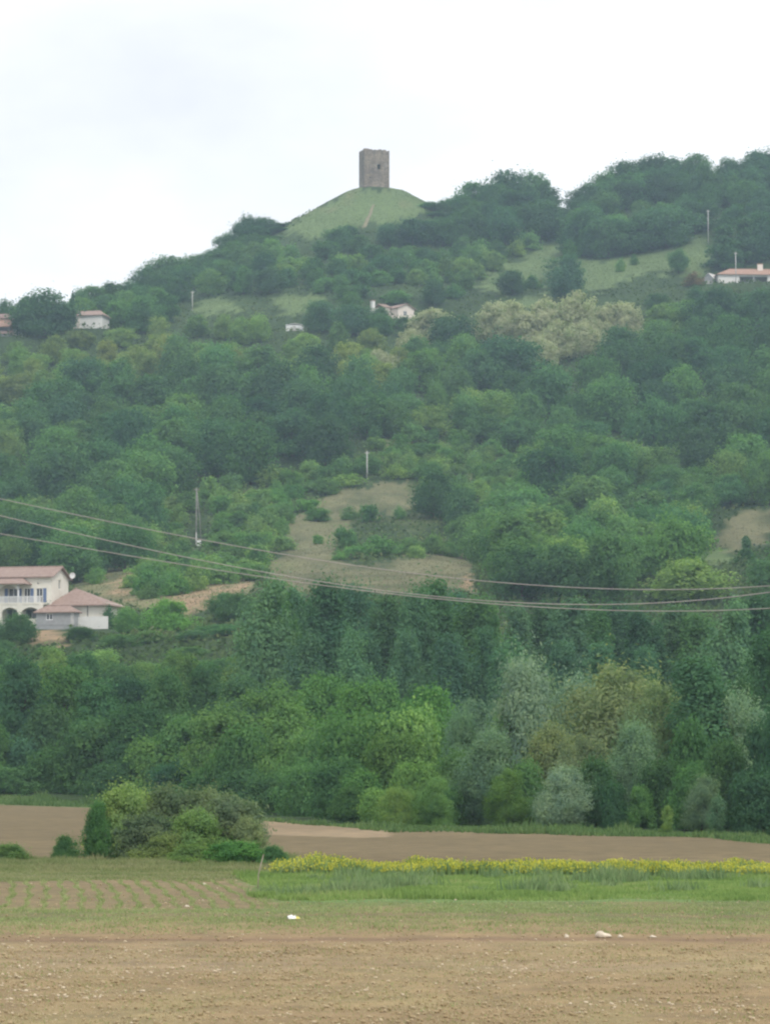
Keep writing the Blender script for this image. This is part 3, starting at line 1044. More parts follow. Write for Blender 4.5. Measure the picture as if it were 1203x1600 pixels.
def build_wires():
    data = [(130.0, [(0, 779), (100, 800), (200, 822), (300, 841), (400, 858), (500, 874), (600, 890), (700, 903), (770, 910), (900, 917), (1000, 921), (1060, 922), (1203, 915)], 'uppermost of three wires crossing before the hillside'),
            (127.5, [(0, 806), (100, 828), (200, 851), (300, 874), (420, 896), (500, 908), (600, 922), (700, 933), (800, 942), (900, 945), (950, 945), (1050, 940), (1203, 925)], 'wire whose sag dips lowest near mid-span, crossing the bottom wire'),
            (132.5, [(0, 833), (100, 851), (200, 869), (300, 886), (400, 901), (500, 913), (600, 924), (700, 936), (800, 946), (900, 953), (1000, 956), (1100, 955), (1203, 949)], 'lowest of three wires along the right half of the hillside')]
    XL, XR = -27.0, 38.0
    ends = {-1: [], 1: []}
    for Y, pts, lab in data:
        P = np.array([at(a, b, Y) for a, b in pts])
        c = np.polyfit(P[:, 0], P[:, 2], 3)
        q = np.polyfit(P[:, 0], P[:, 2], 2)
        X = np.linspace(XL, XR, 120)
        lo, hi = P[0, 0], P[-1, 0]
        Z = np.where(X < lo, np.polyval(q, X) - np.polyval(q, lo) + np.polyval(c, lo), np.where(X > hi, np.polyval(q, X) - np.polyval(q, hi) + np.polyval(c, hi), np.polyval(c, X)))
        mb = MB().tube([(x, Y, z) for x, z in zip(X, Z)], [0.0165] * len(X), 6)
        tag(mb.build('power_line', M_WIRE, None, True), lab, 'wire', 'wires of the power line')
        ends[-1].append((Y, float(Z[0]))); ends[1].append((Y, float(Z[-1])))
    for s, X, lab in ((-1, XL, 'wooden pole carrying the wires, beyond the left of the view'), (1, XR, 'wooden pole carrying the wires, beyond the right of the view')):
        g = gz(X, 130)
        top = max(z for _, z in ends[s]) + 0.5
        root = thing('line_pole', lab, 'pole', (X, 130, g), 0, 'poles of the power line')
        MB().tube([(0, 0, -0.8), (0, 0, top - g)], [0.17, 0.11], 10).build('post', M_POLE, root, True)
        for Y, z in ends[s]:
            arm = MB().tube([(0, 0, z - g - 0.3), (0, Y - 130 if abs(Y - 130) > .1 else 0.25, z - g - 0.25)], [0.06, 0.05], 6).build('arm', M_POLE, root)
            MB().tube([(0, Y - 130, z - g - 0.27), (0, Y - 130, z - g)], [0.06, 0.04], 8).build('insulator', M_CERAM, arm)


build_wires()

# ------------------------------------------------------------------ trees
def rand_dirs(n, rng):
    d = rng.normal(size=(n, 3))
    return d / np.linalg.norm(d, axis=1)[:, None]


def leaf_quads(P, N, L, W, rng):
    """A rhombus-shaped leaf (or spray of leaves) at each point, facing N."""
    n = len(P)
    t = np.cross(N, rand_dirs(n, rng))
    t /= np.linalg.norm(t, axis=1)[:, None] + 1e-9
    b = np.cross(N, t)
    L = (L * rng.uniform(0.65, 1.35, n))[:, None]
    W = (W * rng.uniform(0.65, 1.35, n))[:, None]
    bend = N * L * rng.uniform(-0.25, 0.1, n)[:, None]
    V = np.stack([P - t * L / 2, P + b * W / 2 + bend * .3, P + t * L / 2 + bend, P - b * W / 2 + bend * .3], 1)
    return V.reshape(-1, 3), np.arange(4 * n).reshape(-1, 4)


ENVELOPE = {   # crown half-width at height t of the crown (0 bottom, 1 top), as a share of the widest
    'round': lambda t: np.sqrt(np.clip(1 - ((t - 0.45) / 0.56) ** 2, 0.0, 1)),
    'dome': lambda t: np.sqrt(np.clip(1 - ((t - 0.25) / 0.76) ** 2, 0.0, 1)),
    'column': lambda t: np.clip(np.minimum(0.6 + 1.4 * t, 1.0) * np.clip(1.0 - (np.maximum(t - 0.35, 0) / 0.68) ** 2, 0, 1) ** 0.42, 0.06, 1),
    'cone': lambda t: np.clip(1.0 - t, 0.03, 1) ** 0.8,
    'low': lambda t: np.sqrt(np.clip(1 - (t / 1.03) ** 2, 0, 1))}


def make_crown(name, H, W, base, env, nc, per, L, Wd, flat, rc, seed, m=M_LEAF, droop=0.0, upright=0.0, shell=0.62, wild=0.0):
    rng = np.random.default_rng(seed)
    e = ENVELOPE[env]
    # boughs: one clump of leaves each, spread through the crown, more of them near its surface
    t = rng.uniform(0.02, 0.97, nc * 4)
    keep = rng.uniform(0, 1, nc * 4) < 0.25 + 0.75 * e(t)
    t = t[keep][:nc]
    k = len(t)
    ang = rng.uniform(0, 2 * math.pi, k)
    lob = 1 + 0.26 * np.sin(ang * 2 + rng.uniform(0, 6) + t * 2) + 0.2 * np.sin(ang * 3 + rng.uniform(0, 6) - t * 3)
    rad = (shell + (1 - shell) * rng.uniform(0, 1, k) - rc * 0.6) * rng.choice([1, 1, 1, 0.55], k)
    er = e(t) * W / 2
    C = np.stack([np.cos(ang) * rad * er * lob, np.sin(ang) * rad * er * lob, base + t * (H - base) * 0.97], 1)
    C[:, 2] -= droop * (rad * er)
    R0 = rc * W / 2 * rng.uniform(0.45, 1.6, k) * np.clip(0.55 + 0.6 * e(t), 0.5, 1.1)
    n = (per * rng.uniform(0.7, 1.3, k) * (R0 / R0.mean()) ** 1.6).astype(int) + 4
    idx = np.repeat(np.arange(k), n)
    d = rand_dirs(len(idx), rng)
    d[:, 2] = np.where(d[:, 2] < -0.2, d[:, 2] * 0.75, d[:, 2])
    r = rng.uniform(0.25, 1.0, len(idx)) ** 0.45 * (1 + 0.25 * rng.normal(size=len(idx)) * 0.6)
    r = np.minimum(r, 1.2)
    if wild:
        far = rng.uniform(0, 1, len(idx)) < wild
        r = np.where(far, r * rng.uniform(1.1, 1.9, len(idx)), r)
        d[:, 2] += far * 0.3
    stretch = np.array([1, 1, flat])
    P = C[idx] + d * stretch * (r * R0[idx])[:, None]
    P[:, 2] -= droop * 0.5 * np.hypot(d[:, 0], d[:, 1]) * R0[idx]
    out = C[idx] - np.array([0, 0, base + (H - base) * 0.4])
    out /= np.linalg.norm(out, axis=1)[:, None] + 1e-6
    N = d * 0.8 + out * 0.5 + rng.normal(size=d.shape) * 0.45 + np.array([0, 0, 0.15])
    if upright:
        N[:, 2] *= (1 - upright)
    N /= np.linalg.norm(N, axis=1)[:, None]
    P[:, 2] = np.maximum(P[:, 2], 0.05)
    V, F = leaf_quads(P, N, L, Wd, rng)
    me = quick_mesh(name, V, F)
    me.materials.append(m)
    return me, C


def make_trunk(name, H, W, base, C, r0, seed, nl=6):
    rng = np.random.default_rng(seed)
    mb = MB()
    top = base + (H - base) * 0.72
    pts, rad = [], []
    for k in range(5):
        t = k / 4
        pts.append((rng.normal() * 0.03 * W * t, rng.normal() * 0.03 * W * t, -0.4 + (top + 0.4) * t))
        rad.append(r0 * (1 - 0.8 * t) * (1.35 if k == 0 else 1))
    mb.tube(pts, rad, 7)
    for j in rng.choice(len(C), min(nl, len(C)), replace=False):
        c = C[j]
        z0 = min(max(c[2] * 0.55, base * 0.8), top * 0.9)
        t = (z0 + 0.4) / (top + 0.4)
        x0 = np.interp(t, [0, .25, .5, .75, 1], [p[0] for p in pts])
        y0 = np.interp(t, [0, .25, .5, .75, 1], [p[1] for p in pts])
        mid = ((x0 + c[0]) / 2, (y0 + c[1]) / 2, (z0 + c[2]) / 2 - 0.06 * H * 0.3)
        mb.tube([(x0, y0, z0), mid, tuple(c)], [r0 * 0.45 * (1 - 0.6 * t), r0 * 0.3 * (1 - 0.6 * t), r0 * 0.1], 5)
    me = mb.mesh(name, True)
    me.materials.append(M_BARK)
    return me


KINDS = {}


def kind(key, count, H, W, base, env, nc, per, L, Wd, flat, rc, r0, m=M_LEAF, **kw):
    KINDS[key] = []
    for i in range(count):
        s = sum(map(ord, key)) * 31 + i * 101
        rng = np.random.default_rng(s)
        h, w = H * rng.uniform(.95, 1.05), W * rng.uniform(.95, 1.05)
        me, C = make_crown('crown', h, w, base, env, nc, per, L, Wd, flat, rc, s, m, **kw)
        co = np.empty(len(me.vertices) * 3, np.float32)
        me.vertices.foreach_get('co', co)
        co = co.reshape(-1, 3)
        hh = float(np.percentile(co[:, 2], 99.7))
        ww = float(np.percentile(np.abs(co[:, :2]), 98)) * 2
        KINDS[key].append((make_trunk('trunk', h, w, base, C, r0, s + 1), me, hh, ww))


# far trees of the hillside (coarser leaves: they are seen at half a kilometre and more)
kind('oak', 8, 10, 9.5, 0.7, 'round', 85, 72, 0.46, 0.36, 1.0, 0.30, 0.24, wild=0.02)
kind('ash', 7, 10, 8.0, 0.6, 'dome', 80, 70, 0.44, 0.33, 1.05, 0.28, 0.2, wild=0.05)
kind('locust', 5, 9, 8.5, 0.6, 'dome', 80, 70, 0.44, 0.34, 1.0, 0.26, 0.2, m=M_BLOSSOM)
kind('scrub', 6, 3.4, 4.6, 0.0, 'low', 40, 40, 0.34, 0.26, 0.95, 0.32, 0.07, wild=0.1)
kind('cypress', 1, 8, 2.4, 0.3, 'cone', 26, 70, 0.36, 0.26, 1.3, 0.5, 0.12)
kind('fir', 2, 12, 8.0, 0.3, 'cone', 60, 90, 0.5, 0.36, 0.7, 0.36, 0.2)
# trees of the belt at the edge of the field
kind('poplar', 5, 20, 7.5, 0.5, 'column', 120, 125, 0.40, 0.30, 1.5, 0.30, 0.28, upright=0.25, wild=0.1)
kind('willow', 5, 10, 8.0, 0.2, 'dome', 80, 290, 0.34, 0.12, 1.15, 0.27, 0.22, upright=0.3, wild=0.12)
kind('spray', 6, 13, 9.5, 0.4, 'dome', 110, 150, 0.38, 0.27, 0.72, 0.30, 0.24, droop=0.12, wild=0.1)
kind('spraylow', 5, 6.5, 8.0, 0.1, 'dome', 90, 110, 0.34, 0.25, 0.95, 0.26, 0.16, wild=0.08)
kind('sapling', 3, 4.5, 2.6, 0.2, 'round', 26, 150, 0.20, 0.12, 1.0, 0.40, 0.06)
kind('bush', 5, 3.3, 4.2, 0.0, 'low', 120, 170, 0.15, 0.10, 1.0, 0.22, 0.07, wild=0.14, shell=0.5)
kind('spiky', 4, 3.3, 3.8, 0.0, 'low', 120, 160, 0.24, 0.06, 0.9, 0.22, 0.07, wild=0.3, shell=0.5)

NOUN = {'oak': ('oak_tree', 'round-crowned tree'), 'ash': ('broadleaf_tree', 'broadleaf tree'), 'locust': ('locust_tree', 'blossoming tree'), 'scrub': ('shrub', 'shrub'),
        'cypress': ('cypress_tree', 'narrow cypress'), 'fir': ('fir_tree', 'conifer'), 'poplar': ('poplar_tree', 'tall poplar'), 'willow': ('willow_tree', 'willow'),
        'spray': ('hedgerow_tree', 'leafy tree'), 'sapling': ('sapling', 'sapling'), 'bush': ('bush', 'bush'), 'spiky': ('bush', 'thorny bush')}
CATS = {'scrub': 'shrub', 'bush': 'bush', 'spiky': 'bush', 'sapling': 'sapling'}
TONES = {  # leaf colours
    'dark green': (0.082, 0.178, 0.088), 'deep green': (0.10, 0.215, 0.088), 'mid green': (0.145, 0.278, 0.098), 'light green': (0.215, 0.345, 0.115),
    'bright green': (0.145, 0.30, 0.086), 'yellow-green': (0.28, 0.36, 0.125), 'blue-green': (0.128, 0.255, 0.145), 'silver-green': (0.285, 0.40, 0.275),
    'olive': (0.235, 0.30, 0.155), 'cream-flecked': (0.17, 0.255, 0.11), 'russet': (0.26, 0.19, 0.13), 'grey-green': (0.20, 0.315, 0.195)}
GROUPS = {'oak': 'trees of the wooded hillside', 'ash': 'trees of the wooded hillside', 'locust': 'pale blossoming trees on the slope', 'scrub': 'shrubs scattered over the hillside',
          'cypress': 'conifers on the hill', 'fir': 'conifers on the hill', 'poplar': 'poplar row at the foot of the hill', 'willow': 'willows at the field edge',
          'spray': 'leafy trees of the field edge belt', 'sapling': 'saplings at the field edge', 'bush': 'bushes between the fields', 'spiky': 'bushes between the fields'}
TREES = []


def tree(key, X, Y, h, w, tone, label=None, jitter=0.2):
    tr, cr, H, W = random.choice(KINDS['spraylow' if key == 'spray' and h < 8 else key])
    name, noun = NOUN[key]
    g = gz(X, Y)
    root = thing(name, label, CATS.get(key, 'tree'), (X, Y, g - 0.05), random.uniform(0, 6.28), GROUPS[key])
    e = random.uniform(-0.13, 0.13)
    root.scale = (w / W * (1 + e), w / W * (1 - e), h / H)
    root.rotation_euler = (random.gauss(0, 0.035), random.gauss(0, 0.035), root.rotation_euler[2])
    obj('trunk', tr, None, root)
    c = obj('crown', cr, None, root)
    a = TONES[tone]
    if key == 'willow':
        jitter = 0.07
    k = random.uniform(1 - jitter, 1 + jitter)
    c.color = (a[0] * k * random.uniform(.92, 1.08), a[1] * k, a[2] * k * random.uniform(.9, 1.1), 1)
    px, py = proj(X, Y, g + h * 0.6)
    TREES.append(dict(o=root, key=key, noun=noun, tone=tone, px=float(px), py=float(py), X=X, Y=Y, h=h, w=w, label=label))
    return root


def tree_px(key, px, top, wpx, Y, tone, label=None, **kw):
    """A tree at distance Y whose top and width are read off the photograph."""
    p = at(px, top, Y)
    h = p.z - gz(p.x, Y)
    return tree(key, p.x, Y, max(h, 0.8), wpx * Y / FPX, tone, label, **kw)


# --- skyline of the hill, left to right: the outline of the tree tops against the sky
SKY = [(-80, 478), (0, 474), (10, 466), (33, 463), (50, 458), (118, 470), (126, 450), (146, 449), (170, 441), (195, 445), (226, 420), (249, 401), (276, 400), (286, 411), (313, 397), (332, 394), (349, 370), (369, 352),
       (392, 335), (407, 336), (420, 346), (440, 352), (455, 362), (560, 370), (640, 330), (653, 322), (690, 313), (706, 316), (719, 303), (733, 288), (749, 285), (769, 287), (776, 276), (792, 267), (815, 266), (833, 270), (857, 284), (869, 304),
       (880, 307), (894, 299), (914, 290), (931, 275), (947, 270), (971, 253), (988, 251), (1014, 243), (1038, 242), (1055, 250), (1085, 242), (1101, 250), (1108, 260), (1132, 250), (1138, 245), (1162, 252), (1175, 240), (1202, 232), (1290, 222)]
_skx, _sky = [a for a, _ in SKY], [b for _, b in SKY]


def skyline(px):
    return np.interp(px, _skx, _sky)


tree_px('oak', 70, 452, 92, 834, 'dark green', 'large dark tree between the farmhouse and the white ridge house', jitter=0)
tree_px('oak', 42, 464, 44, 840, 'dark green')
tree_px('oak', 10, 466, 30, 858, 'dark green', 'dark treetop showing above the farmhouse roof at the left edge')
tree_px('oak', 97, 470, 40, 836, 'dark green')
tree_px('cypress', 113, 455, 13, 838, 'dark green', 'thin pointed cypress against the white house on left ridge')
SKYTREES = [(-60, 60), (128, 34), (150, 46), (174, 42), (200, 44), (228, 46), (258, 60), (280, 40), (312, 52), (335, 44), (356, 44), (390, 50), (412, 34), (428, 30), (444, 26),
            (672, 34), (694, 34), (718, 40), (744, 56), (768, 44), (796, 64), (830, 66), (852, 30), (899, 36), (916, 50), (944, 56), (975, 60), (1000, 50), (1022, 60), (1048, 44), (1084, 56), (1104, 38), (1135, 54), (1160, 50), (1185, 60), (1210, 60), (1245, 60)]
for px, w in SKYTREES:
    col = at(px, 400, 1000).x / 1000
    # stand it on the ridge: the spot along this line of sight where the land stands highest in the picture
    Ys = np.arange(800, 1040, 4.0)
    g = ground(col * Ys, Ys)
    rows = proj(col * Ys, Ys, g)[1]
    Y = float(Ys[np.argmin(rows)]) - 6
    if px > 640:
        Y = min(Y, 985)
    top = float(skyline(px))
    hpx = float(proj(col * Y, Y, gz(col * Y, Y))[1]) - top
    while hpx * Y / FPX > 13 and Y < 1040:
        Y += 8
        hpx = float(proj(col * Y, Y, gz(col * Y, Y))[1]) - top
        if Y > 1000:
            break
    tree_px('oak' if px not in (174, 694, 1048) else 'ash', px, top - 1, w * 1.12, Y, random.choice(['dark green', 'dark green', 'deep green']))

for (px, w), (qx, w2) in zip(SKYTREES[:-1], SKYTREES[1:]):
    if qx - px > 90:
        continue
    for f, dn, dy in ((0.5, 18, 6), (0.1, 30, 16)):
        x = px + (qx - px) * f
        base = [t for t in TREES if abs(t['px'] - px) < 3 and t['Y'] > 780]
        Y = (base[-1]['Y'] if base else 900) - dy
        tree_px('ash' if f > .3 else 'oak', x, float(skyline(x)) + dn, max(w, 40), Y, random.choice(['dark green', 'deep green']))

# --- particular trees and shrubs of the hillside (column, top row, width in pixels, foot row)
def hill_tree(key, px, top, wpx, foot, tone, label=None):
    p = ground_hit(px, foot, 420)
    return tree_px(key, px, top, wpx, p.y, tone, label)


for a in [('locust', 672, 482, 66, 540, 'cream-flecked'), ('locust', 770, 472, 70, 540, 'cream-flecked'), ('locust', 820, 486, 62, 545, 'cream-flecked'), ('locust', 855, 468, 70, 535, 'cream-flecked'),
          ('locust', 900, 455, 78, 530, 'cream-flecked'), ('locust', 875, 500, 70, 565, 'cream-flecked'), ('locust', 968, 472, 58, 530, 'cream-flecked'), ('locust', 930, 492, 44, 540, 'cream-flecked'),
          ('locust', 795, 470, 60, 528, 'cream-flecked'), ('locust', 945, 474, 60, 532, 'cream-flecked'), ('locust', 984, 480, 46, 535, 'cream-flecked'), ('locust', 910, 505, 60, 560, 'cream-flecked'), ('locust', 690, 490, 50, 535, 'cream-flecked'), ('locust', 640, 515, 50, 560, 'cream-flecked'), ('locust', 598, 545, 44, 585, 'cream-flecked'), ('locust', 720, 498, 50, 550, 'cream-flecked'), ('locust', 845, 525, 60, 580, 'cream-flecked'),
          ('oak', 710, 492, 88, 560, 'dark green'), ('oak', 790, 525, 100, 605, 'dark green'), ('oak', 745, 545, 80, 620, 'dark green'),
          ('oak', 800, 422, 50, 462, 'dark green'), ('oak', 882, 398, 64, 470, 'dark green'), ('fir', 886, 375, 40, 455, 'deep green'), ('oak', 1060, 388, 34, 428, 'deep green'),
          ('scrub', 968, 402, 18, 424, 'mid green'), ('scrub', 990, 396, 14, 414, 'mid green'), ('scrub', 830, 428, 30, 452, 'mid green'), ('scrub', 1084, 422, 36, 446, 'russet'),
          ('fir', 1128, 352, 62, 425, 'dark green'), ('fir', 1165, 340, 60, 412, 'dark green'), ('oak', 1190, 330, 70, 408, 'dark green'),
          ('oak', 594, 480, 34, 512, 'dark green'), ('scrub', 632, 494, 36, 512, 'deep green'), ('scrub', 150, 884, 30, 912, 'mid green'), ('scrub', 205, 895, 34, 918, 'light green'), ('scrub', 262, 893, 44, 922, 'mid green'), ('scrub', 232, 912, 36, 936, 'mid green'), ('scrub', 330, 888, 50, 910, 'light green'), ('scrub', 385, 880, 46, 902, 'mid green'), ('oak', 552, 476, 64, 525, 'dark green'), ('oak', 500, 468, 50, 520, 'dark green'), ('oak', 590, 490, 44, 525, 'deep green'), ('oak', 650, 498, 46, 530, 'deep green'),
          ('oak', 985, 340, 96, 397, 'dark green'), ('oak', 930, 322, 88, 400, 'dark green'), ('oak', 1040, 322, 90, 388, 'dark green'), ('oak', 1085, 312, 76, 365, 'dark green'), ('oak', 950, 350, 70, 403, 'deep green'), ('oak', 905, 345, 66, 400, 'dark green'),
          ('oak', 845, 315, 80, 375, 'dark green'), ('oak', 790, 322, 74, 385, 'dark green'), ('ash', 735, 322, 60, 380, 'deep green'), ('oak', 690, 338, 56, 385, 'dark green'), ('oak', 645, 340, 60, 385, 'dark green'), ('oak', 608, 348, 44, 385, 'dark green'),
          ('scrub', 548, 350, 26, 368, 'dark green'), ('oak', 530, 352, 46, 395, 'deep green'),
          ('oak', 678, 735, 66, 812, 'dark green'), ('oak', 720, 760, 60, 830, 'dark green'), ('scrub', 546, 789, 28, 812, 'mid green'), ('scrub', 578, 784, 34, 815, 'deep green'), ('scrub', 440, 806, 26, 836, 'mid green'),
          ('scrub', 625, 790, 22, 812, 'mid green'), ('scrub', 497, 834, 18, 850, 'bright green'), ('scrub', 540, 820, 44, 858, 'mid green'), ('scrub', 590, 835, 60, 868, 'mid green'), ('scrub', 640, 838, 44, 866, 'mid green'),
          ('scrub', 555, 850, 36, 872, 'bright green'), ('scrub', 530, 858, 26, 876, 'bright green'), ('scrub', 650, 850, 30, 872, 'light green'), ('scrub', 676, 832, 40, 866, 'mid green'), ('scrub', 705, 845, 36, 870, 'mid green'),
          ('fir', 1165, 838, 34, 885, 'deep green'), ('scrub', 1100, 820, 40, 850, 'deep green'), ('scrub', 410, 828, 34, 856, 'bright green'), ('scrub', 300, 880, 50, 918, 'mid green'), ('scrub', 350, 876, 60, 912, 'mid green'), ('scrub', 225, 880, 34, 905, 'mid green'),
          ('oak', 115, 820, 90, 898, 'deep green'), ('oak', 195, 812, 90, 892, 'deep green'), ('oak', 30, 800, 90, 885, 'dark green'), ('oak', 70, 810, 70, 890, 'deep green'), ('ash', 160, 835, 60, 895, 'deep green')]:
    hill_tree(*a)

# --- everything else that covers the slope
KEEP_OPEN = [(q, 0.0) for q in MEADOWS] + [(DRY[0], 0), (DRY[2], 0), (SCARPS[0], 0)]
KEEP_OPEN += [([(650, 480), (760, 466), (900, 450), (1000, 470), (995, 505), (930, 520), (900, 550), (830, 560), (760, 500), (680, 520)], 0)]   # the blossoming trees stand there
KEEP_OPEN += [(SCARPS[1], 0), (SCARPS[2], 0), ([(180, 930), (255, 930), (255, 960), (180, 975), (60, 1010), (-20, 1010), (-20, 900)], 0)]
HOUSE_VIEW = [(-20, 880, 184, 990, 452), (118, 482, 162, 515, 846), (-20, 482, 24, 530, 842), (584, 466, 650, 499, 860), (1072, 404, 1230, 445, 880), (446, 503, 475, 518, 842), (568, 318, 590, 362, 1000)]
FOOT = [(at(80, 976, 450), 26), (at(618, 498, 853), 9), (at(1165, 443, 872), 17), (at(140, 512, 845), 8), (at(5, 525, 842), 12), (at(460, 515, 838), 5)]
POLE_VIEW = [(568, 704, 579, 750, 660), (303, 760, 316, 855, 620), (297, 455, 305, 484, 900), (1102, 328, 1110, 380, 960)]
LIGHT_BAND = [(-40, 515), (120, 520), (300, 500), (620, 520), (640, 600), (420, 585), (250, 570), (120, 600), (-40, 625)]
DARK_A = [(40, 600), (200, 570), (420, 560), (560, 600), (560, 700), (480, 740), (300, 760), (60, 790), (40, 700)]
DARK_B = [(680, 560), (780, 500), (980, 520), (1240, 440), (1240, 720), (1060, 740), (960, 660), (760, 640)]
SCRUB_A = [(250, 760), (480, 720), (560, 680), (660, 655), (820, 680), (860, 760), (700, 800), (560, 760), (440, 830), (420, 910), (200, 910), (230, 830)]
MID_TOP = [(440, 385), (640, 385), (860, 350), (860, 400), (740, 445), (620, 460), (440, 450)]


def choose(px, py):
    r = random.random()
    if inpoly(px, py, LIGHT_BAND):
        return ('ash' if r < .8 else 'oak', random.uniform(5, 8.5), random.uniform(6, 10), random.choice(['light green', 'yellow-green', 'light green', 'yellow-green', 'yellow-green']))
    if inpoly(px, py, SCRUB_A):
        return ('scrub' if r < .78 else 'ash', random.uniform(2.4, 5.0), random.uniform(4.0, 7.0), random.choice(['light green', 'mid green', 'bright green', 'light green', 'mid green']))
    if inpoly(px, py, DARK_A) or inpoly(px, py, DARK_B):
        return ('oak' if r < .75 else 'ash', random.uniform(9.5, 14.5), random.uniform(10, 15), random.choice(['dark green', 'deep green', 'deep green', 'dark green', 'mid green']))
    if inpoly(px, py, MID_TOP):
        return ('ash' if r < .6 else 'scrub', random.uniform(4, 6.5), random.uniform(5.5, 8.5), random.choice(['mid green', 'deep green', 'light green', 'mid green']))
    if py < 480:
        return ('oak' if r < .7 else 'ash', random.uniform(6, 9), random.uniform(6.5, 9.5), random.choice(['dark green', 'deep green', 'mid green']))
    return ('oak' if r < .55 else 'ash', random.uniform(6.5, 11.5), random.uniform(7.5, 12.5), random.choice(['mid green', 'deep green', 'mid green', 'deep green', 'light green']))


placed = np.array([(t['X'], t['Y'], t['w']) for t in TREES])
CAP = {'oak': 290, 'ash': 255, 'scrub': 290}
COUNT = {k: sum(t['key'] == k for t in TREES) for k in CAP}
fill = np.random.default_rng(11)
TRIES = 14000
tY = 430 + 570 * fill.uniform(0, 1, TRIES) ** 0.9
tX = fill.uniform(-1, 1, TRIES) * 0.146 * tY
tg = ground(tX, tY)
tpx, tpy = proj(tX, tY, tg)
tsky = skyline(tpx)
for X, Y, g, bx, by, sk in zip(tX.tolist(), tY.tolist(), tg.tolist(), tpx.tolist(), tpy.tolist(), tsky.tolist()):
    if by > 945 or by < sk + 22:
        continue
    key, h, w, tone = choose(bx, by - 4.0 * FPX / Y)
    if COUNT[key] >= CAP[key]:
        continue
    k = FPX / Y
    top, mid, hw = by - h * k, by - h * k * 0.55, w * k / 2
    if top < sk + 6 and not 455 < bx < 650:
        continue
    if 430 < bx < 665 and top < 350:
        continue
    sx, sy = (0.6, 1.5) if key != 'scrub' else (0.6, 1.3)
    d = np.hypot((placed[:, 0] - X) / ((placed[:, 2] + w) / 2 * sx), (placed[:, 1] - Y) / ((placed[:, 2] + w) / 2 * sy))
    if d.min() < 1.0:
        continue
    if any(Y < yv and a0 < bx + hw and bx - hw < a1 and b0 < by and top < b1 for a0, b0, a1, b1, yv in HOUSE_VIEW + POLE_VIEW):
        continue
    if any((X - p.x) ** 2 + (Y - p.y) ** 2 < r * r for p, r in FOOT):
        continue
    if not (h < 4 and random.random() < 0.06):
        qx = np.array([bx, bx, bx] + [bx + e * hw for e in (-.9, -.45, .45, .9) for f in (.25, .55, .8)])
        qy = np.array([by, mid, top + 3] + [by + (top - by) * f for e in (-.9, -.45, .45, .9) for f in (.25, .55, .8)])
        if any(inpoly(qx, qy, q).any() for q, _ in KEEP_OPEN):
            continue
    placed = np.vstack([placed, (X, Y, w)])
    COUNT[key] += 1
    tree(key, X, Y, h, w, tone)

# --- poplar row at the foot of the hill
for i, (px, top, w) in enumerate([(412, 903, 74), (448, 908, 60), (486, 916, 56), (522, 905, 74), (562, 912, 66), (604, 930, 56), (640, 918, 62), (676, 905, 70), (718, 922, 64), (760, 930, 66), (800, 946, 58), (842, 944, 62), (884, 936, 66), (925, 948, 60),
                                  (966, 940, 66), (1008, 952, 60), (1046, 946, 66), (1090, 958, 76), (1136, 938, 70), (1178, 932, 72), (1225, 930, 80)]):
    tree_px('poplar', px, top, w * 1.22, 305 + (i % 3) * 9 - (12 if px > 1050 else 0), ('blue-green', 'deep green', 'blue-green', 'dark green')[i % 4])
for px, top, w, Y in [(620, 985, 60, 285), (700, 990, 66, 282), (800, 1000, 64, 280), (745, 980, 60, 288), (868, 1000, 60, 280), (470, 990, 70, 290), (560, 985, 66, 288), (935, 1005, 66, 278), (1000, 1010, 60, 276)]:
    tree_px('poplar', px, top, w * 1.1, Y, 'blue-green')
# --- round the villa and below it
for a in [('spray', 33, 957, 56, 425, 'deep green', 'dark tree standing right before the villa balcony'), ('spray', 125, 978, 54, 425, 'deep green', 'dark tree standing before the grey annex of the villa'), ('spray', 200, 948, 48, 430, 'mid green'), ('spray', 265, 935, 68, 428, 'bright green'),
          ('spray', 305, 985, 70, 415, 'deep green'), ('spray', 345, 975, 80, 418, 'deep green'), ('spray', 190, 990, 60, 415, 'deep green'), ('spray', 235, 985, 56, 418, 'mid green'), ('spray', 370, 925, 56, 432, 'deep green'),
          ('spray', 395, 985, 66, 415, 'mid green'), ('oak', 350, 925, 50, 436, 'deep green'), ('scrub', 74, 940, 21, 448.6, 'dark green', 'clipped dark bush on the villa terrace by the arches'), ('scrub', 171, 943, 23, 447.6, 'dark green', 'round dark bush at the right end of the villa'),
          ('spray', -20, 965, 70, 425, 'deep green'), ('spray', 75, 1010, 50, 405, 'mid green'), ('spray', 160, 1020, 60, 400, 'mid green'), ('spray', 290, 1010, 60, 395, 'mid green'), ('spray', 10, 1000, 60, 405, 'deep green')]:
    tree_px(*a)
for i, px in enumerate(range(-10, 420, 33)):
    tree_px('spray', px + random.uniform(-8, 8), random.uniform(1012, 1040), random.uniform(62, 84), 345 + 16 * (i % 3), random.choice(['mid green', 'deep green', 'mid green', 'light green']))
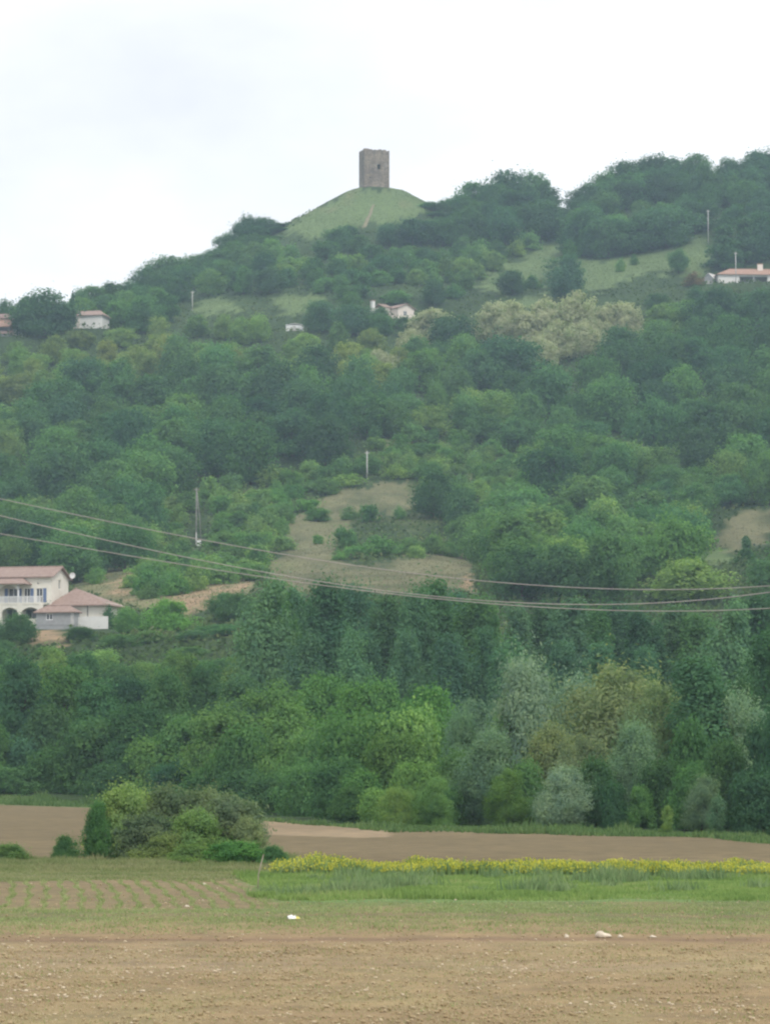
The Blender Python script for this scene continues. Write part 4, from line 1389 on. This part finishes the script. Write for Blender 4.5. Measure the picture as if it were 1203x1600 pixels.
# --- leafy trees along the left and centre of the belt, back rank first
for a in [(-15, 1030, 100, 292), (35, 1028, 100, 286), (95, 1040, 96, 290), (150, 1062, 90, 284), (205, 1058, 90, 288), (262, 1046, 92, 284), (322, 1042, 96, 288), (378, 1056, 92, 282), (430, 1066, 90, 276), (505, 1054, 104, 270), (560, 1066, 92, 262), (610, 1064, 84, 262)]:
    tree_px('spray', a[0], a[1], a[2] * 1.1, a[3], random.choice(['deep green', 'dark green', 'deep green', 'mid green']) if a[0] < 480 else 'bright green')
for px, top, w, Y, tone in [(30, 1150, 100, 276, 'blue-green'), (95, 1165, 90, 272, 'deep green'), (150, 1120, 100, 270, 'deep green'), (215, 1100, 100, 268, 'deep green'), (240, 1150, 90, 262, 'mid green'), (300, 1118, 110, 262, 'mid green'), (355, 1100, 110, 250, 'mid green'),
                            (400, 1128, 110, 238, 'deep green'), (455, 1098, 110, 232, 'mid green'), (500, 1140, 100, 222, 'mid green'), (545, 1112, 120, 214, 'mid green'), (590, 1108, 110, 200, 'mid green'), (640, 1102, 100, 200, 'light green'), (668, 1072, 90, 225, 'bright green'), (620, 1140, 90, 190, 'mid green'),
                            (480, 1190, 80, 208, 'mid green'), (530, 1185, 80, 198, 'deep green'), (430, 1205, 70, 214, 'deep green'), (330, 1200, 90, 240, 'deep green'), (180, 1190, 90, 262, 'deep green'), (10, 1195, 90, 270, 'deep green'), (570, 1200, 70, 188, 'mid green'), (700, 1120, 70, 205, 'bright green'),
                            (-30, 1120, 90, 274, 'deep green'), (70, 1100, 90, 278, 'dark green'), (270, 1190, 80, 252, 'dark green'), (380, 1200, 80, 226, 'dark green')]:
    tree_px('spray', px, top, w * 1.08, Y, tone)
# --- willows and mixed trees on the right
for a in [('willow', 832, 1024, 150, 188, 'silver-green', 'tallest silver-green willow in the belt'), ('willow', 900, 1056, 130, 194, 'silver-green'), ('willow', 962, 1040, 190, 188, 'olive', 'broad olive-brown willow crowning the right part of the belt'), ('willow', 1022, 1066, 110, 184, 'olive'),
          ('willow', 745, 1092, 96, 196, 'grey-green'), ('willow', 720, 1105, 60, 190, 'grey-green'), ('spray', 800, 1110, 90, 188, 'mid green'), ('willow', 862, 1128, 100, 182, 'olive'), ('willow', 905, 1150, 90, 178, 'olive'), ('willow', 765, 1138, 112, 176, 'grey-green'),
          ('willow', 876, 1194, 88, 168, 'silver-green', 'small round silvery willow at the field edge'), ('willow', 992, 1124, 112, 176, 'grey-green'), ('willow', 975, 1180, 70, 174, 'grey-green'), ('willow', 1035, 1110, 70, 186, 'olive'),
          ('poplar', 1104, 1026, 112, 180, 'blue-green'), ('poplar', 1140, 1060, 70, 190, 'dark green'), ('willow', 1162, 1078, 84, 178, 'silver-green'), ('poplar', 1195, 985, 80, 215, 'dark green'), ('spray', 1080, 1120, 80, 172, 'deep green'),
          ('spray', 1195, 1120, 90, 165, 'dark green'), ('spray', 1190, 1200, 90, 152, 'dark green'), ('spray', 1130, 1150, 80, 168, 'deep green'), ('spray', 1240, 1080, 100, 160, 'dark green'), ('spray', 1080, 1190, 70, 164, 'deep green'), ('willow', 1095, 1210, 60, 162, 'grey-green'),
          ('spray', 930, 1180, 70, 172, 'deep green'), ('spray', 1030, 1180, 70, 170, 'deep green'), ('spray', 820, 1185, 70, 174, 'deep green'), ('spray', 720, 1170, 80, 180, 'mid green'), ('spray', 650, 1185, 80, 180, 'mid green'), ('willow', 680, 1212, 62, 172, 'light green'), ('willow', 620, 1228, 50, 172, 'light green'),
          ('spray', 700, 1225, 60, 176, 'deep green'), ('spray', 960, 1220, 50, 168, 'dark green'), ('spray', 1000, 1225, 50, 168, 'deep green'), ('willow', 790, 1200, 60, 172, 'mid green'),
          ('sapling', 1121, 1243, 32, 152, 'grey-green', 'pale slender sapling before the dark trees at far right'), ('sapling', 1043, 1257, 26, 158, 'light green', 'small light green sapling on the grassy bank'), ('spray', 590, 1230, 60, 178, 'mid green'), ('spray', 545, 1225, 60, 186, 'deep green'), ('spray', 860, 1225, 50, 170, 'dark green')]:
    tree_px(*a)
# --- the belt goes on a little beyond the frame
for i, px in enumerate((1275, 1330, 1390, 1450)):
    tree_px('poplar', px, 930 + 8 * (i % 2), 84, 300, 'blue-green')
    tree_px('spray', px - 10, 1090 + 14 * (i % 3), 100, 168 - 4 * i, ('deep green', 'dark green', 'mid green', 'deep green')[i])
    tree_px('spray', px + 20, 1190, 90, 156 - 5 * i, 'deep green')
for i, px in enumerate((-70, -125, -180)):
    tree_px('spray', px, 1040, 100, 288, 'deep green')
    tree_px('spray', px + 20, 1140, 96, 276, 'mid green')
# --- bushes between the two fields
for a in [('bush', 196, 1224, 104, 116, 'yellow-green', 'tall yellow-green bush at the left of the hedge clump'), ('spiky', 268, 1226, 112, 117, 'olive', 'brownish bush in the middle of the hedge clump'), ('spiky', 352, 1240, 118, 114, 'olive', 'loose brown-green bush at the right of the hedge clump'),
          ('bush', 312, 1262, 96, 112, 'light green', 'low green bush in front of the hedge clump'), ('bush', 158, 1250, 50, 115, 'deep green', 'dark narrow bush at the left end of the hedge clump'), ('spiky', 232, 1270, 90, 112.5, 'olive', 'olive thorny bush low in the hedge clump'),
          ('bush', 372, 1312, 90, 109.5, 'bright green', 'bright bramble mound at the right foot of the hedge clump'), ('bush', 104, 1303, 40, 113, 'mid green', 'small lone bush left of the hedge clump'), ('bush', 428, 1328, 46, 109, 'deep green', 'low dark bush beside the yellow flowers'),
          ('spiky', 322, 1232, 90, 117.5, 'olive', 'tall thorny bush at the back of the hedge clump'), ('bush', 228, 1234, 84, 118, 'yellow-green', 'pale leafy bush at the back of the hedge clump'), ('spiky', 388, 1275, 60, 112.5, 'olive', 'straggling brown bush at the right end of the hedge clump'),
          ('bush', 265, 1300, 90, 111.5, 'yellow-green', 'low yellow-green bush in the middle front of the hedge clump'), ('bush', 300, 1318, 80, 110, 'light green', 'low pale green bush at the foot of the hedge clump'), ('bush', 15, 1322, 70, 112, 'light green', 'low sprawling weeds bush at the left edge')]:
    tree_px(*a)

# ------------------------------------------------------------------ labels of the trees: kind, tone and the landmark beside it
MARKS = [('the square stone tower', 585, 262), ('the pink house', 615, 484), ('the red-roofed long house', 1165, 425), ('the white ridge house', 140, 498), ('the left-edge farmhouse', 8, 505), ('the low white shed', 460, 510),
         ('the scrub pole', 573, 727), ('the braced pole', 308, 808), ('the cream villa', 70, 930), ('the dry clearing', 600, 885), ('the sloping meadow', 920, 425), ('the meadow-top pole', 1106, 352), ('the left ridge pole', 301, 470),
         ('the small hill meadow', 462, 476), ('the olive willow', 960, 1110), ('the hedge clump', 290, 1290), ('the yellow flower strip', 760, 1345), ('the orange bare bank', 320, 930), ('the earth scar', 247, 858), ('the silvery small willow', 876, 1240),
         ('the right-edge clearing', 1170, 835), ('the mound path', 577, 340), ('the wire crossing', 600, 923), ('the orange wooded scar', 190, 735), ('the cream-blossom trees', 880, 490), ('the two far-right saplings', 1085, 1265)]
ORD = 'nearest,second nearest,third nearest,fourth nearest,fifth nearest,sixth nearest,seventh nearest,eighth nearest,ninth nearest,tenth nearest,eleventh nearest,twelfth nearest,thirteenth nearest,fourteenth nearest,fifteenth nearest,sixteenth nearest,seventeenth nearest,eighteenth nearest,nineteenth nearest,twentieth nearest'.split(',')
buckets = {}
for t in TREES:
    if t['label']:
        continue
    m = min(MARKS, key=lambda q: math.hypot(q[1] - t['px'], (q[2] - t['py']) * 1.2))
    dx, dy = t['px'] - m[1], t['py'] - m[2]
    rel = ('right of' if dx > 0 else 'left of') if abs(dx) > abs(dy) else ('below' if dy > 0 else 'above')
    size = ''
    if t['key'] in ('oak', 'ash', 'spray', 'willow'):
        size = 'tall ' if t['h'] > 10.5 else ('low ' if t['h'] < 6 else '')
    head = f"{size}{t['tone']} {t['noun']} {rel} {m[0]}"
    buckets.setdefault(head, []).append((math.hypot(dx, dy), t))
for head, lst in buckets.items():
    lst.sort(key=lambda q: q[0])
    for i, (_, t) in enumerate(lst):
        if len(lst) == 1:
            t['o']['label'] = head
        else:
            t['o']['label'] = f"{head}, {ORD[i] if i < len(ORD) else str(i + 1) + 'th nearest'} of its kind"

# ------------------------------------------------------------------ ground cover
def scatter(n, xy, ok=None, seed=1):
    """n random points (X, Y) from the sampler xy(rng, n), kept where ok says so."""
    rng = np.random.default_rng(seed)
    X, Y = xy(rng, n)
    if ok is not None:
        m = ok(X, Y, rng)
        X, Y = X[m], Y[m]
    return X, Y, ground(X, Y), rng


def blades(X, Y, Z, h, w, rng, lean=0.35, per=1):
    X, Y, Z = np.repeat(X, per), np.repeat(Y, per), np.repeat(Z, per)
    n = len(X)
    a = rng.uniform(0, 2 * math.pi, n)
    hh = (h * rng.uniform(0.5, 1.3, n)) if np.ndim(h) == 0 else np.repeat(h, per) * rng.uniform(0.6, 1.2, n)
    ww = w * rng.uniform(0.6, 1.4, n)
    lx, ly = rng.normal(size=n) * lean * hh, rng.normal(size=n) * lean * hh
    P = np.stack([X, Y, Z], 1)
    s = np.stack([np.cos(a) * ww / 2, np.sin(a) * ww / 2, np.zeros(n) - 0.02], 1)
    V = np.stack([P - s * [1, 1, -1], P + s, P + np.stack([lx, ly, hh], 1)], 1).reshape(-1, 3)
    return V, np.arange(3 * n).reshape(-1, 3)


def trapezoid(y0, y1, u=0.15, pad=2.0, power=1.0):
    def f(rng, n):
        Y = y0 + (y1 - y0) * rng.uniform(0, 1, n) ** power
        return (rng.uniform(-1, 1, n)) * (u * Y + pad), Y
    return f


def stuff(name, V, F, m, label, cat=None):
    return tag(obj(name, quick_mesh(name, V, F), m), label, cat, kind='stuff')


# undergrowth of the wooded hill, greens darkened to read as shade between crowns
def wooded(X, Y, rng):
    Z = ground(X, Y)
    px, py = proj(X, Y, Z)
    m = np.ones(len(X), bool)
    for q in MEADOWS + DRY + SCARPS:
        m &= ~inpoly(px + rng.normal(size=len(X)) * 3, py + rng.normal(size=len(X)) * 2, q)
    m &= np.hypot(X - MOTTE.x, Y - MOTTE.y) > 25
    for p, r in FOOT:
        m &= np.hypot(X - p.x, Y - p.y) > r * 0.75
    m &= ~((px > 555) & (px < 600) & (py < 362))
    return m


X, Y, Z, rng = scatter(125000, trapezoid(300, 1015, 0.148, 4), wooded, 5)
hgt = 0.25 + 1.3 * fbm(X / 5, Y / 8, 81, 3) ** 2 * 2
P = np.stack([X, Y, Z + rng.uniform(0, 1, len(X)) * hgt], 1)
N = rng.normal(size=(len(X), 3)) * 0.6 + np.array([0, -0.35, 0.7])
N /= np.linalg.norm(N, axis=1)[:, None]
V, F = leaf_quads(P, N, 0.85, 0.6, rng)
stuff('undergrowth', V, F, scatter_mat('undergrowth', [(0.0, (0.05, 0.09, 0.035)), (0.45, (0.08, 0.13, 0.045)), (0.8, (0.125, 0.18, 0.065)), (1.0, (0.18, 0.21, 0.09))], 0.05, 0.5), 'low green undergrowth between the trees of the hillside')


# dry grass on the clearing, green grass on the meadows and the mound
def inside(polys, jig=4):
    def f(X, Y, rng):
        Z = ground(X, Y)
        px, py = proj(X, Y, Z)
        m = np.zeros(len(X), bool)
        for q in polys:
            m |= inpoly(px + rng.normal(size=len(X)) * jig, py + rng.normal(size=len(X)) * jig * .5, q)
        return m
    return f


X, Y, Z, rng = scatter(80000, trapezoid(430, 680, 0.14, 2), inside(DRY, 9), 6)
V, F = blades(X, Y, Z, 0.17, 0.2, rng)
stuff('dry_grass', V, F, scatter_mat('dry_grass', [(0.0, (0.12, 0.18, 0.065)), (0.3, (0.17, 0.19, 0.085)), (0.5, (0.20, 0.185, 0.11)), (0.8, (0.25, 0.215, 0.14)), (1.0, (0.30, 0.265, 0.175))], 0.12, 0.55), 'dry straw-coloured grass on the bare clearings of the slope')
X, Y, Z, rng = scatter(160000, trapezoid(840, 1012, 0.14, 2), inside(MEADOWS[:5]), 8)
keep = np.hypot(X - MOTTE.x, Y - MOTTE.y) > 9
X, Y, Z = X[keep], Y[keep], Z[keep]
V, F = blades(X, Y, Z, 0.18, 0.3, rng)
stuff('meadow_grass', V, F, scatter_mat('meadow_grass', [(0.0, (0.095, 0.14, 0.058)), (0.5, (0.13, 0.18, 0.074)), (1.0, (0.18, 0.205, 0.095))], 0.1, 0.35), 'short green grass on the mound and the upper meadows')


# the strip of yellow flowers
def yellow_edge(X):
    """front edge of the flower strip"""
    return 98.2 + 0.8 * (fbm(X / 5, X * 0 + 3.3, 91, 3) - 0.5) * 3


def strip(rng, n):
    X = rng.uniform(-3.7, 27, n)
    Y = rng.uniform(96, 107, n)
    return X, Y


def in_strip(X, Y, rng):
    e = yellow_edge(X)
    thin = np.where(X < -3.0, 0.55, 1.0)
    return (Y > e) & (Y < e + 4.4) & (rng.uniform(0, 1, len(X)) < thin * np.clip(0.35 + 1.1 * fbm(X / 1.4, Y / 2.5, 95, 2), 0, 1))


X, Y, Z, rng = scatter(28500, strip, in_strip, 12)
hh = (0.27 + 0.26 * np.clip((fbm(X / 1.1, Y / 2.5, 97, 3) - 0.25) * 1.6, 0, 1)) * rng.uniform(0.65, 1.2, len(X)) * np.interp(X, [-4, -2, 2, 8, 20], [1.3, 1.2, 1.05, 0.95, 0.85])
V, F = blades(X, Y, Z, hh, 0.12, rng, 0.16, 4)
stuff('flower_stems', V, F, scatter_mat('flower_stems', [(0.0, (0.16, 0.26, 0.09)), (0.5, (0.23, 0.35, 0.12)), (1.0, (0.32, 0.40, 0.18))], 0.5, 0.6), 'green stems and leaves of the yellow flower strip')
per = 6
Xf, Yf, Zf, Hf = np.repeat(X, per), np.repeat(Y, per), np.repeat(Z, per), np.repeat(hh, per)
P = np.stack([Xf + rng.normal(size=len(Xf)) * 0.09, Yf + rng.normal(size=len(Xf)) * 0.09, Zf + Hf * rng.uniform(0.5, 1.1, len(Xf))], 1)
N = rng.normal(size=P.shape) * 0.8 + np.array([0, -0.4, 0.6]); N /= np.linalg.norm(N, axis=1)[:, None]
V, F = leaf_quads(P, N, 0.065, 0.06, rng)
stuff('yellow_flowers', V, F, scatter_mat('yellow_flowers', [(0.0, (0.40, 0.42, 0.06)), (0.5, (0.55, 0.54, 0.065)), (1.0, (0.66, 0.63, 0.12))], 0.5, 0.7), 'strip of bright yellow flowers running along the field edge')


# tall grass verge in front of the flowers
def verge(X, Y, rng):
    x0 = -3.9 - 0.1 * (Y - 90)
    front = 81.5 + (fbm(X / 2.5, X * 0, 101, 3) - 0.5) * 2.2
    return (X > x0 + (fbm(Y / 1.2, Y * 0, 103, 2) - .5) * 1.2) & (Y > front) & (Y < yellow_edge(X) + 1.2)


X, Y, Z, rng = scatter(105000, lambda r, n: (r.uniform(-7, 26, n), r.uniform(79, 104, n)), verge, 14)
tall = fbm(X / 1.6, Y / 4.5, 105, 3)
front = np.exp(-((Y - 83.2) / 1.6) ** 2) * (X < 6)
hh = 0.05 + 0.11 * np.clip((tall - 0.35) * 2.2, 0, 1) + 0.12 * front + 0.14 * np.clip((Y - 93) / 6, 0, 1) * tall
V, F = blades(X, Y, Z, hh, 0.05, rng, 0.4, 2)
stuff('verge_grass', V, F, scatter_mat('verge_grass', [(0.0, (0.16, 0.26, 0.075)), (0.45, (0.25, 0.37, 0.105)), (0.8, (0.33, 0.43, 0.14)), (1.0, (0.40, 0.44, 0.19))], 0.35, 0.5), 'green grass verge before the yellow flowers')
# darker weed clumps standing in the verge
rng = np.random.default_rng(77)
cx = np.concatenate([rng.uniform(-3, 18, 60), rng.normal(7.5, 0.5, 22), rng.normal(-1.5, 0.9, 14), rng.normal(0.1, 0.4, 10)])
cy = np.concatenate([rng.uniform(86, 101, 60), rng.normal(97.5, 1.5, 22), rng.normal(84.5, 0.8, 14), rng.normal(90, 1, 10)])
cs = rng.uniform(0.2, 0.6, len(cx))
k = 90
X = np.repeat(cx, k) + rng.normal(size=len(cx) * k) * np.repeat(cs, k) * 0.6
Y = np.repeat(cy, k) + rng.normal(size=len(cx) * k) * np.repeat(cs, k) * 0.6
V, F = blades(X, Y, ground(X, Y), np.repeat(cs, k) * rng.uniform(0.5, 1, len(X)), 0.07, rng, 0.35)
stuff('weeds', V, F, scatter_mat('weeds', [(0.0, (0.16, 0.26, 0.11)), (0.5, (0.23, 0.33, 0.14)), (1.0, (0.30, 0.38, 0.18))], 0.5, 0.6), 'darker clumps of tall weeds standing in the verge')


# grassy bank at the foot of the belt, grass strip on the far left and around the hedge clump
def bank(X, Y, rng):
    e = edge_y(X, Y)
    return ((X > -2.5) & (Y > e - 6 + 4 * (fbm(X / 4, Y / 9, 111, 3) - .5) * 2) & (Y < e + 5)) | ((X < -10) & (Y > e - 12) & (Y < e + 2)) | ((X <= -2.5) & (X >= -10) & (Y > e - 4) & (Y < e + 2))


X, Y, Z, rng = scatter(160000, lambda r, n: (r.uniform(-45, 34, n), r.uniform(130, 275, n)), bank, 16)
hh = 0.12 + 1.3 * fbm(X / 2.5, Y / 6, 113, 3) ** 3
V, F = blades(X, Y, Z, hh, 0.13, rng, 0.35, 2)
stuff('bank_grass', V, F, scatter_mat('bank_grass', [(0.0, (0.085, 0.155, 0.055)), (0.5, (0.135, 0.23, 0.075)), (1.0, (0.21, 0.29, 0.11))], 0.25, 0.55), 'rough green grass along the foot of the tree belt')


def hedge_foot(X, Y, rng):
    d = fbm(X / 1.5, Y / 4, 121, 3)
    return (Y > 89 + 11 * d) & (Y < 113) & (rng.uniform(0, 1, len(X)) < np.where(Y > 105, 1, 0.45))


X, Y, Z, rng = scatter(60000, lambda r, n: (r.uniform(-19, -3.4, n), r.uniform(92, 114, n)), hedge_foot, 18)
hh = 0.04 + 0.5 * np.clip((Y - 104) / 6, 0, 1) * fbm(X / 1.2, Y / 3, 123, 3)
V, F = blades(X, Y, Z, hh, 0.07, rng, 0.4, 2)
stuff('rough_grass', V, F, scatter_mat('rough_grass', [(0.0, (0.19, 0.25, 0.095)), (0.5, (0.27, 0.31, 0.13)), (1.0, (0.35, 0.34, 0.18))], 0.4, 0.55), 'rough grass around the foot of the hedge clump')

# young crop: curved rows on the left, thin drilled seedlings elsewhere
rng = np.random.default_rng(21)
XX, YY = [], []
for i in range(28):
    x0 = -15.8 + 0.49 * i
    n = 250
    y = rng.uniform(75.5, 95.5, n)
    bend = 0.16 * np.sin((y - 76) / 20 * math.pi + 0.4) + 0.05 * np.sin(y * 1.1 + i)
    x = x0 - 0.11 * (y - 91) + bend + rng.normal(size=n) * 0.035
    m = x < -4.3 - 0.1 * (y - 91)
    XX.append(x[m]); YY.append(y[m])
X, Y = np.concatenate(XX), np.concatenate(YY)
V, F = blades(X, Y, ground(X, Y), 0.07, 0.03, rng, 0.8, 3)
crop = scatter_mat('young_crop', [(0.0, (0.24, 0.31, 0.11)), (0.5, (0.32, 0.39, 0.155)), (1.0, (0.42, 0.45, 0.22))], 0.5, 0.7)
stuff('crop_rows', V, F, crop, 'curving rows of young green crop in reddish soil')


def drilled(X, Y, rng):
    row = np.abs(((Y + 0.15 * fbm(X / 6, X * 0, 131, 2)) / 0.42) % 1 - 0.5) < 0.28
    dens = np.where(Y > 65, 1.0, 0.12) * np.where(np.abs(Y - 72.5) < 1.2, 0.35, 1) * np.where((Y > 61.5) & (Y < 64.6), 0.15, 1) * np.clip(0.25 + 1.4 * (fbm(X / 7, Y / 5, 133, 3) - 0.2), 0.1, 1)
    dens = dens * np.where((X < -4.6 - 0.1 * (Y - 91)) & (Y > 75.5), 0.10, 1)
    return row & (rng.uniform(0, 1, len(X)) < dens) & (Y < 84)


X, Y, Z, rng = scatter(150000, trapezoid(36, 84, 0.15, 1.5, 0.8), drilled, 22)
V, F = blades(X, Y, Z, np.where(Y > 65, 0.06, 0.035), 0.024, rng, 0.8, 2)
stuff('seedlings', V, F, crop, 'thin green seedlings coming up across the brown field')

# stones and clods on the ploughed soil
def stones(X, Y, Z, s, rng, sink=0.3):
    v = np.array([(1, 0, 0), (-0.5, 0.87, 0), (-0.5, -0.87, 0), (0.45, 0.5, 0.75), (-0.6, 0.1, 0.8), (0.3, -0.6, 0.7), (0, 0, -0.8)])
    f = np.array([(3, 4, 5), (0, 1, 3), (1, 4, 3), (1, 2, 4), (2, 5, 4), (2, 0, 5), (0, 3, 5), (1, 0, 6), (2, 1, 6), (0, 2, 6)])
    n = len(X)
    a = rng.uniform(0, 6.28, n)
    S = s[:, None] * rng.uniform(0.6, 1.3, (n, 3)) * np.array([1.1, 1.0, 0.7])
    W = v[None] * S[:, None] * rng.uniform(0.8, 1.2, (n, 7, 1))
    c, d = np.cos(a)[:, None], np.sin(a)[:, None]
    W = np.stack([W[..., 0] * c - W[..., 1] * d, W[..., 0] * d + W[..., 1] * c, W[..., 2]], -1)
    W += np.stack([X, Y, Z + S[:, 2] * (1 - 2 * sink)], 1)[:, None]
    return W.reshape(-1, 3), (f[None] + 7 * np.arange(n)[:, None, None]).reshape(-1, 3)


def stony(X, Y, rng):
    d = np.where(Y < 61.5, 1.0, np.where(Y < 66, 0.35, 0.12)) * np.clip(0.35 + 0.8 * fbm(X / 4, Y / 3, 141, 3), 0, 1)
    return rng.uniform(0, 1, len(X)) < d


X, Y, Z, rng = scatter(60000, trapezoid(36, 96, 0.15, 1.5, 1.25), stony, 24)
s = 0.012 + 0.034 * rng.uniform(0, 1, len(X)) ** 3
V, F = stones(X, Y, Z, s, rng)
stuff('gravel', V, F, scatter_mat('gravel', [(0.0, (0.36, 0.275, 0.155)), (0.55, (0.43, 0.335, 0.20)), (0.85, (0.54, 0.44, 0.29)), (1.0, (0.68, 0.58, 0.43))], 0.25, 0.85, 0), 'small stones and clods strewn over the ploughed soil')

# pale stubble left standing between the seedlings
X, Y, Z, rng = scatter(75000, trapezoid(36, 80, 0.15, 1.5, 1.1), lambda X, Y, r: r.uniform(0, 1, len(X)) < np.where(Y < 62, 1.0, 0.25) * np.clip(0.3 + fbm(X / 3, Y / 2, 151, 3), 0, 1) * np.where(np.abs(Y - 63.4) < 0.9, 0.05, 1), 26)
V, F = blades(X, Y, Z, 0.04, 0.026, rng, 0.5, 1)
stuff('stubble', V, F, scatter_mat('stubble', [(0.0, (0.29, 0.31, 0.12)), (0.5, (0.42, 0.36, 0.19)), (1.0, (0.58, 0.49, 0.32))], 0.3, 0.85), 'pale broken stubble standing across the brown field')

# single stones, litter and the stick
def rock(px, row, wpx, hpx, label, seed):
    p = ground_hit(px, row)
    rng = np.random.default_rng(seed)
    import bmesh
    bm = bmesh.new()
    bmesh.ops.create_icosphere(bm, subdivisions=3, radius=1)
    k = p.y / FPX
    sx, sz = wpx * k / 2, hpx * k / 2 * 1.25
    for v in bm.verts:
        d = v.co.normalized()
        b = 1 + 0.35 * (float(vnoise(d.x * 1.6 + seed, d.y * 1.6 + d.z * 2.1, seed)) - .5) + 0.14 * (float(vnoise(d.x * 5, d.z * 5 + d.y * 3, seed + 3)) - .5)
        hump = 1.25 if d.x < -0.1 else 0.85
        v.co = Vector((d.x * sx * b, d.y * sx * 0.7 * b, d.z * sz * b * (hump if d.z > 0 else 0.6)))
    me = bpy.data.meshes.new('rock')
    bm.to_mesh(me)
    bm.free()
    me.polygons.foreach_set('use_smooth', [True] * len(me.polygons))
    tag(obj('rock', me, M_ROCK, None, (p.x, p.y, p.z + sz * 0.35)), label, 'rock', 'pale stones in the dark furrow')


rock(942, 1469, 25, 11, 'largest pale stone lying in the dark furrow', 1)
rock(969, 1468, 9, 5, 'small pale stone just right of the largest one', 2)
rock(885, 1468, 7, 6, 'little pointed pale stone left of the largest one', 3)
rock(1020, 1469, 10, 4, 'flat buff stone half sunk in the furrow', 4)
rock(293, 1419, 7, 4, 'tiny pale stone at the foot of the crop rows', 5)
rock(320, 1384, 6, 4, 'tiny white stone among the crop rows', 6)


def build_litter():
    p = ground_hit(458, 1440)
    k = p.y / FPX
    root = thing('plastic_litter', 'scrap of white and yellow plastic lying on the field', 'litter', (p.x, p.y, p.z), R(20))
    rng = np.random.default_rng(4)

    def crumple(x0, x1, n, hh):
        V = []
        for j in range(5):
            for i in range(n):
                x = x0 + (x1 - x0) * i / (n - 1)
                y = (j - 2) * 0.045 + rng.normal() * 0.012
                z = hh * (1 - abs(j - 2) / 2.4) * rng.uniform(0.55, 1.15) + 0.01
                V.append((x, y, max(z, 0.005)))
        F = [(j * n + i, j * n + i + 1, (j + 1) * n + i + 1, (j + 1) * n + i) for j in range(4) for i in range(n - 1)]
        return MB().add(V, F)
    crumple(-0.14, 0.05, 7, 0.10).build('bag', M_PLASTIC, root)
    crumple(0.04, 0.15, 5, 0.07).build('wrapper', M_YPLASTIC, root)


build_litter()
p = ground_hit(403, 1390)
q = at(411, 1335, p.y)
stick = MB().tube([(0, 0, -0.15), (0.02, 0, 0.45), (q.x - p.x + 0.02, 0.02, q.z - p.z)], [0.02, 0.018, 0.012], 6).build('stick', M_STICK, None, True)
stick.location = p
tag(stick, 'thin leaning stick planted at the corner of the green verge', 'stick')

# ------------------------------------------------------------------ haze in the air
def b_haze(n, l, out):
    v = n.new('ShaderNodeVolumePrincipled')
    v.inputs['Color'].default_value = (0.62, 0.81, 1.0, 1)
    v.inputs['Density'].default_value = 0.00022
    v.inputs['Anisotropy'].default_value = 0.25
    l.new(v.outputs['Volume'], out.inputs['Volume'])


hz = MB().box(-2010, 2010, -510, 2510, -1.6, 224).build('haze', mat('haze', b_haze))
tag(hz, 'thin bluish haze hanging over the whole valley', kind='stuff')
